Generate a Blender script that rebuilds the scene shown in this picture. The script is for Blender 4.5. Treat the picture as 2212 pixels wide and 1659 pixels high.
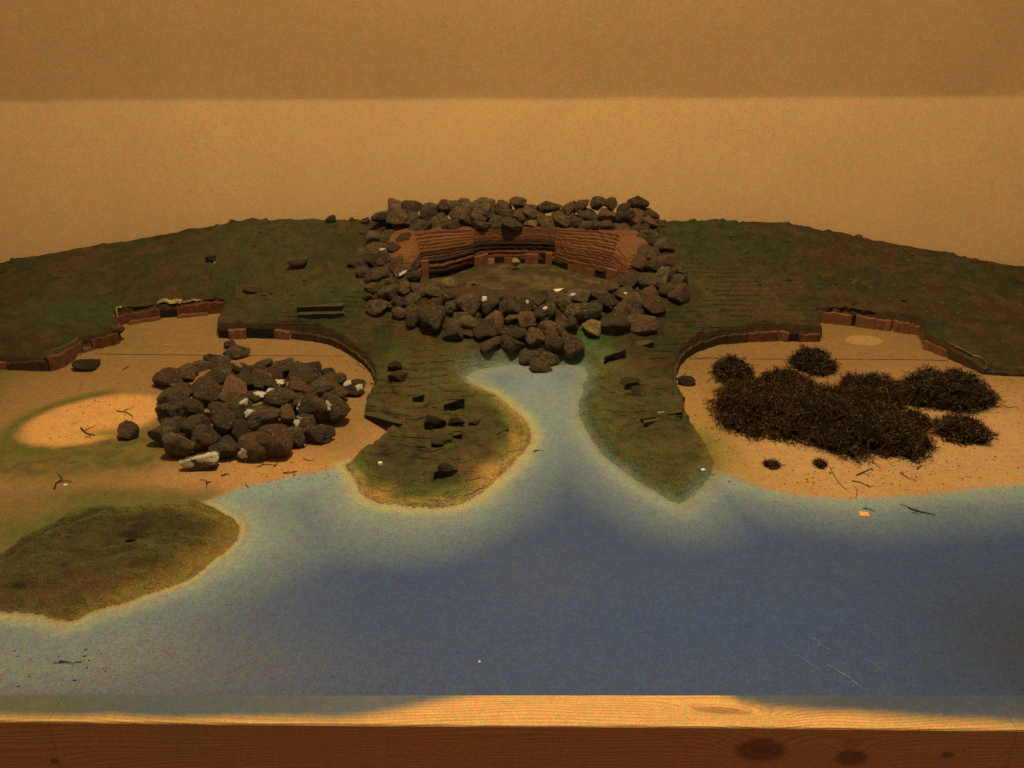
import bpy, bmesh, math, random
import numpy as np
from mathutils import Vector, Matrix, Euler, noise as mnoise
random.seed(7); RNG = np.random.default_rng(11)
for o in list(bpy.data.objects): bpy.data.objects.remove(o)
SC = bpy.context.scene; COL = SC.collection

# ------------------------------------------------------------ camera, world, lamp, exposure
CH = 0.70; TH = math.radians(24.6); FPX = 935.0
cam = bpy.data.cameras.new('camera'); camo = bpy.data.objects.new('camera', cam); COL.objects.link(camo)
camo.location = (0, 0, CH); camo.rotation_euler = (math.pi/2 - TH, 0, 0)
cam.sensor_width = 36; cam.lens = 36*FPX/1024; cam.clip_start = 0.02; cam.clip_end = 60
SC.camera = camo
w = bpy.data.worlds.new('World'); SC.world = w; w.use_nodes = True
w.node_tree.nodes['Background'].inputs[0].default_value = (1.0, 0.74, 0.40, 1)
w.node_tree.nodes['Background'].inputs[1].default_value = 0.20
SC.view_settings.view_transform = 'Standard'; SC.view_settings.look = 'None'
SC.view_settings.exposure = 0.0; SC.view_settings.gamma = 1
def lamp(name, loc, target, size, energy, col):
    l = bpy.data.lights.new(name, 'AREA'); l.shape = 'DISK'; l.size = size; l.energy = energy; l.color = col
    o = bpy.data.objects.new(name, l); COL.objects.link(o); o.location = loc
    d = Vector(target) - Vector(loc); o.rotation_euler = d.to_track_quat('-Z', 'Y').to_euler(); return o
lamp('ceiling_lamp', (0.06, 1.15, 2.45), (0.06, 1.25, 0), 0.30, 57.0, (1.0, 0.75, 0.385))

# ------------------------------------------------------------ helpers
E = np.array([1.0, 0.78, 0.455])
def alb(r, g, b, k=1.0):                      # base colour that shows as this sRGB colour under the warm lamp
    c = np.array([r, g, b])/255.0
    lin = np.where(c <= 0.04045, c/12.92, ((c+0.055)/1.055)**2.4)
    return np.clip(lin/E*k, 0.003, 0.85)
S = 1024/2212.0
def ray(x, y):
    u = (x*S-512)/FPX; v = (y*S-384)/FPX
    return np.array([u, math.cos(TH)-v*math.sin(TH), -math.sin(TH)-v*math.cos(TH)])
def P(x, y, z=0.0):                           # point of the photograph on the level z
    d = ray(x, y); t = (z-CH)/d[2]; return np.array([d[0]*t, d[1]*t, z])
def PY(x, y, Y):
    d = ray(x, y); t = Y/d[1]; return np.array([d[0]*t, Y, CH+d[2]*t])
def wsize(px, pt):                            # size in metres of px photo pixels at a point
    zc = pt[1]*math.cos(TH)+(CH-pt[2])*math.sin(TH); return px*S/FPX*zc
def floor_z(Y): return np.minimum(np.maximum(0, Y-1.67)*0.12, .023)
def PF(x, y):
    p = P(x, y, 0)
    for _ in range(6): p = P(x, y, float(floor_z(p[1])))
    return p
def smooth(a, b, x):
    t = np.clip((x-a)/(b-a), 0, 1); return t*t*(3-2*t)
def tag(o, label=None, cat=None, group=None, kind=None):
    if label: o['label'] = label
    if cat: o['category'] = cat
    if group: o['group'] = group
    if kind: o['kind'] = kind
    return o
def link(name, me, mat=None, parent=None):
    o = bpy.data.objects.new(name, me); COL.objects.link(o)
    if mat is not None and not me.materials: me.materials.append(mat)
    if parent is not None: o.parent = parent
    return o
def empty(name, loc):
    o = bpy.data.objects.new(name, None); COL.objects.link(o); o.location = loc; o.empty_display_size = 0.01; return o
def mesh_from(name, V, F, mat=None, parent=None, smoothf=False):
    me = bpy.data.meshes.new(name); me.from_pydata([tuple(map(float, v)) for v in V], [], F); me.update()
    if smoothf:
        me.polygons.foreach_set('use_smooth', [True]*len(me.polygons))
    return link(name, me, mat, parent)

# value noise in numpy
def vnoise(x, y, seed=0):
    xi = np.floor(x).astype(np.int64); yi = np.floor(y).astype(np.int64); fx = x-xi; fy = y-yi
    fx = fx*fx*(3-2*fx); fy = fy*fy*(3-2*fy)
    def h(a, b):
        n = (a*374761393 + b*668265263 + seed*1442695041) & 0xffffffff
        n = ((n ^ (n >> 13))*1274126177) & 0xffffffff
        return ((n ^ (n >> 16)) & 0xffff)/65535.0
    return (h(xi, yi)*(1-fx)+h(xi+1, yi)*fx)*(1-fy)+(h(xi, yi+1)*(1-fx)+h(xi+1, yi+1)*fx)*fy
def fbm(x, y, s, seed=0, oct=4):
    r = 0; a = 0.5; t = 0
    for k in range(oct):
        r = r + a*vnoise(x*s, y*s, seed+k*17); t += a; s *= 2.03; a *= 0.55
    return r/t
def seg_dist(X, Y, poly, closed=True):
    d = np.full(X.shape, 1e9); n = len(poly)
    for i in range(n if closed else n-1):
        ax, ay = poly[i][:2]; bx, by = poly[(i+1) % n][:2]
        vx, vy = bx-ax, by-ay; L = vx*vx+vy*vy+1e-12
        t = np.clip(((X-ax)*vx+(Y-ay)*vy)/L, 0, 1)
        d = np.minimum(d, (X-ax-t*vx)**2+(Y-ay-t*vy)**2)
    return np.sqrt(d)
def inside(X, Y, poly):
    c = np.zeros(X.shape, bool); n = len(poly)
    for i in range(n):
        ax, ay = poly[i][:2]; bx, by = poly[(i+1) % n][:2]
        if ay == by: continue
        cond = ((ay > Y) != (by > Y)) & (X < (bx-ax)*(Y-ay)/(by-ay)+ax); c ^= cond
    return c
def sdf(X, Y, poly): return np.where(inside(X, Y, poly), 1, -1)*seg_dist(X, Y, poly)

# ------------------------------------------------------------ node helpers
class NT:
    def __init__(s, name):
        s.m = bpy.data.materials.new(name); s.m.use_nodes = True; s.t = s.m.node_tree; s.n = s.t.nodes
        s.bsdf = s.n['Principled BSDF']
    def new(s, typ, **kw):
        n = s.n.new(typ)
        for k, v in kw.items(): setattr(n, k, v)
        return n
    def put(s, sock, v):
        if isinstance(v, bpy.types.NodeSocket): s.t.links.new(v, sock)
        elif isinstance(v, (tuple, list, np.ndarray)):
            v = [float(q) for q in v]
            sock.default_value = v+[1.0] if (len(v) == 3 and sock.type == 'RGBA') else v
        else: sock.default_value = v
    def math(s, op, a, b=0.0, c=None, clamp=False):
        n = s.new('ShaderNodeMath', operation=op, use_clamp=clamp); s.put(n.inputs[0], a); s.put(n.inputs[1], b)
        if c is not None: s.put(n.inputs[2], c)
        return n.outputs[0]
    def mix(s, f, a, b, mode='MIX'):
        n = s.new('ShaderNodeMix', data_type='RGBA', blend_type=mode)
        s.put(n.inputs[0], f); s.put(n.inputs[6], a); s.put(n.inputs[7], b); return n.outputs[2]
    def noise(s, scale, detail=3, rough=0.55, vec=None, out=0):
        n = s.new('ShaderNodeTexNoise'); n.inputs['Scale'].default_value = scale
        n.inputs['Detail'].default_value = detail; n.inputs['Roughness'].default_value = rough
        if vec is not None: s.put(n.inputs['Vector'], vec)
        return n.outputs[out]
    def ramp(s, f, a, b, lo=0.0, hi=1.0):
        n = s.new('ShaderNodeMapRange', clamp=True); s.put(n.inputs[0], f); n.inputs[1].default_value = a
        n.inputs[2].default_value = b; n.inputs[3].default_value = lo; n.inputs[4].default_value = hi; return n.outputs[0]
    def obj(s): return s.new('ShaderNodeTexCoord').outputs['Object']
    def attr(s, name, out='Color'): return s.new('ShaderNodeAttribute', attribute_name=name).outputs[out]
    def scale(s, col, f):                      # multiply a colour by a scalar
        n = s.new('ShaderNodeVectorMath', operation='SCALE'); s.put(n.inputs[0], col); s.put(n.inputs['Scale'], f); return n.outputs[0]
    def grain(s, col, amp=0.22, scale=620, vec=None):   # speckled spray-paint / plaster grain
        vec = vec if vec is not None else s.obj()
        amp = amp*3.2; scale = scale*0.75
        c = s.mix(0.2, s.noise(scale, 2, 0.7, vec, out=1), s.noise(scale*0.22, 2, 0.6, vec, out=1))
        sep = s.new('ShaderNodeSeparateColor'); s.put(sep.inputs[0], c); comb = s.new('ShaderNodeCombineColor')
        for i in range(3): s.put(comb.inputs[i], s.ramp(sep.outputs[i], 0.25, 0.75, 1-amp, 1+amp))
        return s.mix(1.0, col, comb.outputs[0], 'MULTIPLY')
    def bump(s, h, dist, strength=1.0):
        b = s.new('ShaderNodeBump'); b.inputs['Strength'].default_value = strength; b.inputs['Distance'].default_value = dist
        s.put(b.inputs['Height'], h); s.put(s.bsdf.inputs['Normal'], b.outputs[0])
    def done(s, col, rough=0.85, spec=0.3):
        s.put(s.bsdf.inputs['Base Color'], col); s.put(s.bsdf.inputs['Roughness'], rough)
        s.bsdf.inputs['Specular IOR Level'].default_value = spec; return s.m

def mat_ground(name, bumpd, gr, rough=0.85, spec=0.25, bl=.14):
    m = NT(name); v = m.obj(); c = m.attr('paint')
    st = m.attr('strata', 'Fac')
    z = m.new('ShaderNodeSeparateXYZ'); m.put(z.inputs[0], v)
    wob = m.noise(6, 3, 0.5, v)
    zz = m.math('ADD', m.math('MULTIPLY', z.outputs[2], 300.0), m.math('MULTIPLY', wob, 5.0))
    zz = m.math('ADD', zz, m.math('MULTIPLY', z.outputs[1], 60.0))
    sn = m.math('SINE', m.math('MULTIPLY', zz, 2.6))
    ln = m.math('MULTIPLY', m.ramp(sn, 0.55, 1.0), m.ramp(m.noise(14, 3, 0.6, v), 0.42, 0.6))
    c = m.scale(c, m.math('SUBTRACT', 1.0, m.math('MULTIPLY', m.math('MULTIPLY', ln, st), 0.45)))
    blot = m.ramp(m.noise(38, 4, 0.65, v), 0.3, 0.7, 1-bl, 1+bl)
    c = m.scale(c, blot); c = m.grain(c, gr, 600, v)
    m.bump(m.math('SUBTRACT', m.noise(230, 4, 0.7, v), m.math('MULTIPLY', m.math('MULTIPLY', ln, st), 0.8)), bumpd)
    return m.done(c, rough, spec)
M = {}
M['land'] = mat_ground('land_paint', 0.012, 0.30, bl=.22)
M['sand'] = mat_ground('sand_paint', 0.0012, 0.24, bl=.07)
M['water'] = mat_ground('water_paint', 0.0004, 0.24, 0.62, 0.35, .03)

def mat_simple(name, col, amp=0.2, sc=60, bumpd=0.001, rough=0.85, col2=None, gr=0.18, spec=0.3, bs=200):
    m = NT(name); v = m.obj()
    c = m.mix(m.ramp(m.noise(sc, 4, 0.6, v), 0.35, 0.65), col, col2 if col2 is not None else np.array(col)*(1-amp))
    c = m.grain(c, gr, 600, v); m.bump(m.noise(bs, 4, 0.65, v), bumpd); return m.done(c, rough, spec)
M['redwall'] = mat_simple('red_brown_wall', alb(110, 58, 28), bumpd=0.0015, sc=90, col2=alb(80, 44, 23))
M['orange'] = mat_simple('orange_block', alb(134, 76, 38), bumpd=0.0012, col2=alb(104, 62, 31))
M['dark'] = mat_simple('dark_opening', alb(34, 24, 12), bumpd=0.001)
M['cream'] = mat_simple('cream_plaster', alb(178, 150, 84), bumpd=0.002, col2=alb(140, 115, 60))
M['white'] = mat_simple('white_plaster', alb(248, 225, 165), bumpd=0.002, col2=alb(225, 190, 125), gr=0.08)
M['tan'] = mat_simple('tan_stone', alb(160, 118, 60), bumpd=0.001, col2=alb(130, 92, 46))
M['rim'] = mat_simple('brown_rim', alb(74, 50, 24), bumpd=0.0015, col2=alb(56, 42, 20))
M['green'] = mat_simple('dark_green_block', alb(80, 64, 27), bumpd=0.003, sc=50, col2=alb(64, 56, 24))
M['ochre'] = mat_simple('ochre_lump', alb(112, 86, 38), bumpd=0.004, sc=90, col2=alb(78, 62, 28))
M['shade_front'] = mat_simple('painted_shade_face', alb(36, 28, 13), bumpd=0.002, sc=50, col2=alb(26, 24, 12))  # shade painted as near-black colour on fronts of outcrops and step bars
M['lump'] = mat_simple('brown_lump', alb(74, 50, 26), bumpd=0.004, sc=120, col2=alb(52, 38, 22))
M['twig'] = mat_simple('dark_twig', alb(58, 38, 20), bumpd=0.0005, sc=300)
M['chip_orange'] = mat_simple('orange_chip', alb(240, 160, 75), bumpd=0.0003)
M['scratch'] = mat_simple('pale_scratch', alb(112, 108, 108), bumpd=0.0002)
M['seam'] = mat_simple('dark_seam', alb(86, 56, 24), bumpd=0.0002)
def mat_ledge(name, c1, c2):
    m = NT(name); v = m.obj(); mp = m.new('ShaderNodeMapping'); mp.inputs['Scale'].default_value = (6, 6, 260); m.put(mp.inputs[0], v)
    c = m.mix(m.ramp(m.noise(1.0, 3, 0.6, mp.outputs[0]), 0.35, 0.65), c1, c2)
    c = m.mix(m.ramp(m.noise(14, 3, 0.6, v), 0.45, 0.65), c, np.array(c1)*0.75)
    c = m.grain(c, 0.2, 600, v); m.bump(m.noise(1.0, 4, 0.6, mp.outputs[0]), 0.0015); return m.done(c, 0.85, 0.2)
M['ledge'] = mat_ledge('ledge_tan', alb(118, 70, 34), alb(88, 48, 24))
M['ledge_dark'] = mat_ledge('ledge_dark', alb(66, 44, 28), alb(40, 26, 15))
M['ledge_top'] = mat_ledge('ledge_top', alb(128, 78, 38), alb(100, 58, 29))

def mat_rock(name, c1, c2, fleck):
    m = NT(name); v = m.obj(); ri = m.new('ShaderNodeObjectInfo').outputs['Random']
    off = m.new('ShaderNodeVectorMath', operation='ADD'); m.put(off.inputs[0], v)
    k = m.new('ShaderNodeCombineXYZ'); m.put(k.inputs[0], m.math('MULTIPLY', ri, 37.0)); m.put(k.inputs[1], m.math('MULTIPLY', ri, 91.0)); m.put(off.inputs[1], k.outputs[0])
    q = off.outputs[0]
    c = m.mix(m.ramp(m.noise(2.2, 5, 0.65, q), 0.38, 0.62), c1, c2)
    c = m.mix(m.math('MULTIPLY', m.ramp(m.noise(1.1, 2, 0.5, q), 0.5, 0.7), 0.5), c, alb(104, 92, 46)); c = m.mix(m.math('MULTIPLY', m.ramp(m.math('FRACT', m.math('MULTIPLY', ri, 13.7)), 0.55, 1.0), 0.6), c, alb(122, 74, 40))
    c = m.scale(c, m.ramp(m.math('FRACT', m.math('MULTIPLY', ri, 7.31)), 0, 1, 0.55, 1.55))
    vein = m.math('ABSOLUTE', m.math('SUBTRACT', m.noise(1.7, 3, 0.6, q), 0.5))
    vm = m.math('MULTIPLY', m.ramp(vein, 0.012, 0.0), m.ramp(m.noise(3, 2, 0.5, q), 0.55, 0.7))
    c = m.mix(m.math('MULTIPLY', vm, 0.8), c, fleck)
    dots = m.ramp(m.noise(6.5, 3, 0.7, q), 0.62, 0.70); c = m.mix(m.math('MULTIPLY', dots, 0.8), c, fleck)
    c = m.scale(c, m.ramp(m.noise(7, 4, 0.8, q), 0.34, 0.66, 0.62, 1.42))
    m.bump(m.math('ADD', m.noise(4, 5, 0.7, q), m.math('MULTIPLY', m.noise(11, 3, 0.7, q), 0.4)), 0.011)
    return m.done(c, 0.46, 0.5)
M['rock'] = mat_rock('crushed_dark_rock', alb(106, 75, 40), alb(58, 42, 24), alb(206, 168, 114))
M['rock_tan'] = mat_rock('crushed_tan_rock', alb(150, 116, 62), alb(112, 80, 42), alb(190, 160, 105))
M['rock_green'] = mat_rock('mossy_dark_rock', alb(62, 50, 24), alb(46, 42, 20), alb(90, 75, 40))

def mat_plaster(name, c):
    m = NT(name); v = m.obj()
    c = m.scale(np.array(c), m.ramp(m.noise(5, 4, 0.6, v), 0.3, 0.7, 0.96, 1.04))
    c = m.grain(c, 0.095, 300, v); m.bump(m.noise(90, 3, 0.5, v), 0.0002); return m.done(c, 0.9, 0.15)
M['wall'] = mat_plaster('cream_wall', alb(211, 147, 82, 1.45))

# wood of the battens: bare grain on top and front, water paint sprayed over part of the top
def mat_wood(knots):
    m = NT('pine_wood'); v = m.obj(); x = m.new('ShaderNodeSeparateXYZ'); m.put(x.inputs[0], v)
    X, Y, Z = x.outputs
    g = m.math('ADD', m.math('MULTIPLY', Z, 1.0), m.math('MULTIPLY', Y, 1.0))
    mp = m.new('ShaderNodeMapping'); mp.inputs['Scale'].default_value = (1.6, 5, 9); m.put(mp.inputs[0], v)
    g = m.math('ADD', g, m.math('MULTIPLY', m.noise(2.0, 2, 0.5, mp.outputs[0]), 0.05))
    kn = None
    for (kx, ky, kz, sx, sz, top) in knots:
        ax = m.math('DIVIDE', m.math('SUBTRACT', X, kx), sx)
        az = m.math('DIVIDE', m.math('SUBTRACT', Y if top else Z, ky if top else kz), sz)
        if top: az = m.math('ADD', az, m.math('MULTIPLY', ax, 0.55))
        r2 = m.math('ADD', m.math('MULTIPLY', ax, ax), m.math('MULTIPLY', az, az)); r2 = m.math('ADD', r2, m.math('MULTIPLY', m.math('SUBTRACT', m.noise(60, 3, 0.6, v), 0.5), 0.9))
        ga = m.math('EXPONENT', m.math('MULTIPLY', r2, -0.35))
        g = m.math('ADD', g, m.math('MULTIPLY', ga, 0.022))
        inn = m.math('MULTIPLY', m.ramp(r2, 1.35, 0.55), m.ramp(m.math('SINE', m.math('MULTIPLY', r2, 22)), -1, 1, .72, 1.0))
        if top: inn = m.math('MULTIPLY', inn, 0.75)
        kn = inn if kn is None else m.math('MAXIMUM', kn, inn)
    w1 = m.math('SINE', m.math('MULTIPLY', g, 2*math.pi/0.0042))
    w1 = m.ramp(w1, -0.3, 1.0)
    mp2 = m.new('ShaderNodeMapping'); mp2.inputs['Scale'].default_value = (14, 500, 500); m.put(mp2.inputs[0], v)
    fib = m.noise(1.0, 3, 0.6, mp2.outputs[0])
    c = m.mix(m.math('MULTIPLY', w1, 0.62), alb(228, 162, 80), alb(196, 118, 52))
    c = m.scale(c, m.ramp(fib, 0.3, 0.7, 0.9, 1.1))
    c = m.mix(m.math('MULTIPLY', kn, 0.82), c, alb(110, 56, 22))
    stain_shade = m.mix(1.0, c, (0.64, 0.36, 0.26), 'MULTIPLY'); c = m.mix(m.ramp(Z, 0.0012, 0.0002), c, stain_shade)   # red-brown stain on the front, with its shade painted in
    pa = m.attr('paintmask', 'Fac')
    pn = m.math('ADD', pa, m.math('MULTIPLY', m.math('SUBTRACT', m.noise(90, 4, 0.7, v), 0.5), 0.25), clamp=True)
    c = m.mix(pn, c, m.attr('paint')); c = m.grain(c, 0.16, 600, v)
    m.bump(m.math('ADD', m.math('MULTIPLY', w1, 0.5), fib), 0.0005); return m.done(c, 0.6, 0.35)

# ------------------------------------------------------------ the relief: outlines in plan
lake_edge = [(745,1006),(758,1024),(768,1038),(779,1062),(795,1079),(818,1087),(844,1090),(880,1096),(917,1098),(950,1098),(978,1095),(1003,1087),(1027,1075),(1052,1056),(1076,1035),(1103,1010),(1128,981),(1141,962),(1148,944),(1147,930),(1138,913),(1125,898),(1108,883),(1088,866),(1064,849),(1040,838),(1018,828),(1006,815),(1020,802),(1060,793),(1120,787),(1180,790),(1240,787),(1262,795),(1270,808),(1262,828),(1257,850),(1252,870),(1252,890),(1257,912),(1266,930),(1283,958),(1305,983),(1337,1011),(1372,1036),(1400,1053),(1425,1068),(1448,1082),(1467,1090),(1484,1082),(1499,1068),(1518,1050),(1531,1034)]
land_pts = [(-300,806),(-100,800),(0,796),(60,800),(109,801),(133,793),(182,758),(214,750),(242,745),(262,736),(253,702),(277,696),(352,685),(420,678),(474,674),(487,672),(480,690),(474,712),(472,727),(540,728),(592,728),(632,730),(672,735),(709,742),(735,752),(758,766),(778,779),(794,793),(805,806),(811,822),(811,844),(794,871),(787,898),(830,909),(866,920),(845,942),(819,964),(795,978),(772,989)] + lake_edge + \
  [(1540,1000),(1524,960),(1500,930),(1479,903),(1475,868),(1459,848),(1455,828),(1458,808),(1466,790),(1480,774),(1505,758),(1535,748),(1566,740),(1612,736),(1677,733),(1703,735),(1740,735),(1775,733),(1768,712),(1762,694),(1830,700),(1910,710),(1980,722),(1990,738),(1993,751),(2045,771),(2090,790),(2127,807),(2170,811),(2212,813),(2560,830)]
land = [PF(*p)[:2] for p in land_pts]; land[0] = np.array([-1.9, land[0][1]]); land.append(np.array([1.9, land[-1][1]])); land += [np.array([1.9, 2.6]), np.array([-1.9, 2.6])]
lobe_pts = [(-300,1215),(-100,1212),(0,1195),(77,1147),(130,1122),(190,1097),(230,1096),(276,1099),(350,1094),(429,1088),(465,1098),(490,1114),(508,1124),(518,1138),(518,1155),(509,1172),(488,1190),(460,1212),(435,1234),(407,1252),(360,1272),(306,1289),(260,1306),(230,1314),(196,1323),(170,1338),(147,1344),(122,1338),(101,1329),(50,1324),(0,1321),(-300,1315)]
lobe = [P(*p)[:2] for p in lobe_pts]
water_pts = lake_edge + [(1560,1040),(1589,1046),(1640,1055),(1687,1063),(1750,1072),(1817,1078),(1900,1075),(1980,1068),(2100,1056),(2212,1046),(2560,1025)]
water_b = [(-300,1318),(0,1321),(50,1324),(101,1329),(122,1338),(147,1344),(170,1338),(196,1323),(230,1314),(260,1306),(306,1289),(360,1272),(407,1252),(435,1234),(460,1212),(488,1190),(509,1172),(518,1155),(518,1138),(508,1124),(490,1114),(465,1098),(446,1084),(480,1068),(513,1056),(570,1042),(624,1030),(690,1018)]
LAKE = [P(*p)[:2] for p in lake_edge]; BY0 = P(1106, 1507)[1]; FY0 = P(1106, 1568)[1]; BACK = 2.12
water = [P(*p)[:2] for p in water_pts] + [np.array([1.9, P(2560,1025)[1]]), np.array([1.9, 0.3]), np.array([-1.9, 0.3]), np.array([-1.9, P(-300,1318)[1]])] + [P(*p)[:2] for p in water_b]
shore_real = [P(*p)[:2] for p in water_pts]; shore_left = [P(*p)[:2] for p in water_b]
crater_pts = [(900,640),(882,606),(876,570),(884,530),(900,506)]
CZ = 0.077
def CP(a, b, z=CZ):                            # detail view coordinates of the crater
    return P(745.5+.337*a, 406.6+.337*b, z)
CFOOT = [(440,605),(520,582),(640,570),(830,505),(870,487),(1000,478),(1140,480),(1300,484),(1345,495),(1440,528),(1600,562),(1690,588),(1800,612)]
CTOP = [(385,345),(440,292),(560,272),(830,262),(860,262),(1000,258),(1140,256),(1300,258),(1350,260),(1450,262),(1620,268),(1760,292),(1850,345)]
crater = [CP(a, b, .150)[:2]+np.array([0, .014]) for a, b in CTOP]+[CP(1880,480,.12)[:2], CP(1850,600,.08)[:2], CP(1720,650)[:2], CP(1500,700)[:2], CP(1100,720)[:2], CP(700,700)[:2], CP(500,650)[:2], CP(395,570,.085)[:2], CP(345,460,.12)[:2]]

ctrl = []
ridge = [(-700,700),(-300,628),(0,570),(270,521),(545,472),(680,473),(813,474),(960,475),(1106,475),(1280,475),(1423,477),(1560,478),(1698,480),(1950,529),(2212,581),(2500,640),(2900,720)]
for p in ridge: ctrl.append(PY(p[0], p[1], BACK))
for x, y, z in [(-200,785,.02),(0,779,.022),(60,779,.021),(107,768,.024),(178,735,.027),(257,708,.033),(262,700,.036),(245,686,.040),(343,661,.042),(420,654,.043),(487,648,.045),
    (500,672,.042),(495,700,.036),(560,700,.036),(632,716,.030),(700,726,.026),(760,748,.022),(805,785,.018),(815,825,.016),(800,862,.018),(795,895,.018),(866,905,.020),
    (0,650,.050),(200,620,.066),(400,590,.082),(650,600,.080),(650,680,.052),(780,690,.052),(760,560,.105),(820,740,.030),(880,800,.024),(950,800,.022),(1040,770,.024),
    (860,560,.118),(870,640,.085),(830,600,.095),(900,700,.062),(1000,725,.040),(1100,765,.016),(1165,800,.004),(1240,760,.022),(1010,665,.078),(1100,668,.078),(1200,668,.078),(1310,650,.080),(1400,620,.088),(1430,560,.116),(1440,640,.080),(1300,720,.044),
    (850,500,.136),(930,478,.141),(1390,500,.136),(1330,478,.141),(1500,600,.086),(1500,680,.050),(1400,740,.034),(1340,790,.024),(1600,620,.074),(1650,690,.046),(1800,600,.074),(2000,640,.062),(2200,680,.046),(2600,760,.02),
    (1445,815,.016),(1450,845,.014),(1470,775,.019),(1505,742,.026),(1566,722,.030),(1612,714,.033),(1680,712,.034),(1771,715,.034),(1758,672,.043),(1850,680,.042),(1993,704,.038),(1995,735,.026),(2045,755,.024),(2136,797,.012),(2212,805,.012),
    (960,960,.018),(900,960,.015),(1000,900,.020),(900,870,.022),(940,1040,.014),(1040,1000,.012),(1080,920,.010),(850,1040,.009),(780,1010,.006),(1060,870,.008),
    (1350,850,.018),(1300,850,.012),(1330,930,.014),(1430,900,.020),(1390,980,.013),(1450,1030,.009),(1500,990,.005),(1500,940,.005),(1440,940,.010)]:
    ctrl.append(P(x, y, z))
for p in lake_edge[::3]: ctrl.append(P(p[0], p[1], .003))
ctrl = np.array(ctrl)
def rbf_fit(c, lam=2e-4):
    n = len(c); d = np.sqrt(((c[:, None, :2]-c[None, :, :2])**2).sum(-1)); K = d + lam*np.eye(n)
    A = np.zeros((n+3, n+3)); A[:n, :n] = -K; A[:n, n] = 1; A[:n, n+1:] = c[:, :2]; A[n, :n] = 1; A[n+1:, :n] = c[:, :2].T
    return np.linalg.solve(A, np.r_[c[:, 2], 0, 0, 0])
W = rbf_fit(ctrl)
def rbf(X, Y):
    r = W[-3]+W[-2]*X+W[-1]*Y
    for i in range(len(ctrl)): r = r - W[i]*np.sqrt((X-ctrl[i, 0])**2+(Y-ctrl[i, 1])**2)
    return r
LZ = lambda L: [P(.3064*a, 982.6+.3064*b, .01)[:2] for a, b in L]
crests = [LZ([(-600,900),(0,620),(200,540),(300,510),(450,450),(560,395),(620,365),(700,372),(900,385),(1100,380),(1280,358),(1400,340),(1435,400)]), LZ([(-300,900),(0,735),(60,700),(180,610),(430,500),(560,475),(690,460),(735,425),(830,432),(960,402)]), LZ([(1250,450),(1400,425),(1540,415),(1610,455)]), LZ([(200,720),(480,680),(700,650),(860,630),(1000,620),(1150,640)]), LZ([(560,760),(760,720),(900,700),(1100,690)])]
def crest_field(X, Y):
    wx = X+.006*(fbm(X, Y, 60, 12)-.5)*2; wy = Y+.006*(fbm(X, Y, 60, 15)-.5)*2
    return [seg_dist(wx, wy, c, False) for c in crests]
def fields(X, Y):
    wx = X+0.004*(fbm(X, Y, 40, 5)-.5)*2; wy = Y+0.004*(fbm(X, Y, 40, 9)-.5)*2
    f = {}
    f['dl'] = sdf(wx, wy, land); f['db'] = sdf(wx+0.3*(wx-X), wy, lobe); f['dc'] = sdf(X, Y, crater)
    return f
def height(X, Y, f=None):
    X = np.asarray(X, float); Y = np.asarray(Y, float)
    if f is None: f = fields(X, Y)
    fl = floor_z(Y)
    lz = rbf(X, Y)
    steep = smooth(1.7, 1.85, Y)
    lz = lz + 0.005*(fbm(X, Y, 9, 3)-.5) + 0.0048*(fbm(X, Y, 45, 21)-.5)*2 + 0.008*steep*np.maximum(0, fbm(X, Y, 60, 33, 3)-.62)*4
    rg = 1-np.abs(2*fbm(X*0.6+Y*0.7, Y*1.3, 14, 71, 3)-1)                  # torn layer edges
    lz = lz + 0.0038*smooth(0.86, 0.99, rg)*(1-steep) + 0.003*(fbm(X, Y, 24, 87, 3)-.5)*2*(1-steep)
    hd = smooth(1.62, 1.5, Y)*smooth(1.05, 1.15, Y)*(np.abs(X) < .5)
    q_ = (lz+.004*(fbm(X, Y, 16, 201, 3)-.5)*2)/.0042; st_ = np.floor(q_)+smooth(.72, 1.0, q_-np.floor(q_)); lz = lz+hd*(.0042*(st_-q_)+.002)*.8
    lz = np.maximum(lz, fl+0.0025)
    lz = np.where(f['dc'] > -0.004, lz+(CZ+0.002*(fbm(X, Y, 30, 8)-.5)*2-lz)*smooth(0.000, 0.006, f['dc']), lz)
    dk_ = np.full(X.shape, 9.0); mk = (Y < 1.66) & (np.abs(f['dl']) < .05)
    if mk.any(): dk_[mk] = seg_dist(X[mk], Y[mk], LAKE, False)
    feather = np.exp(-(dk_/.03)**2)*(.004+.016*smooth(.02, .08, X)*smooth(.5, .3, X)+.026*smooth(1.46, 1.54, Y))
    z = fl+(lz-fl)*smooth(-0.0015, 0.0035+feather, f['dl'])
    # low headland at the near left: raised crest along its inland edge
    db = f['db']; ins = smooth(-0.001, 0.004, db)
    inland = smooth(1.02, 1.12, Y+0.06*X)
    hb = 0.003+0.004*(fbm(X, Y, 22, 141, 4)-.5)*2*smooth(0, .02, db)+0.015*smooth(0, 0.06, db)+0.005*np.exp(-((db-0.010)/0.006)**2)*inland+0.003*np.exp(-((db-0.03)/0.004)**2)*inland+0.003*(fbm(X, Y, 30, 41)-.5)*2+0.0022*smooth(0.88, .99, rg)
    hb = hb*(0.35+0.65*smooth(0.88, 0.98, Y+0.25*X))
    near_ = (db > -.03) & (Y < 1.35)
    if near_.any():
        cfs = crest_field(X[near_], Y[near_]); add = sum(a*np.exp(-(c/.0028)**2) for a, c in zip((.0045, .0035, .003, .0022, .002), cfs)); hb[near_] += add+.0035*smooth(.72, .98, 1-np.abs(2*fbm(X[near_]*.5, Y[near_]*1.6, 34, 301, 3)-1))*smooth(0, .02, db[near_])
    z = np.maximum(z, ins*hb)
    return z
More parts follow.
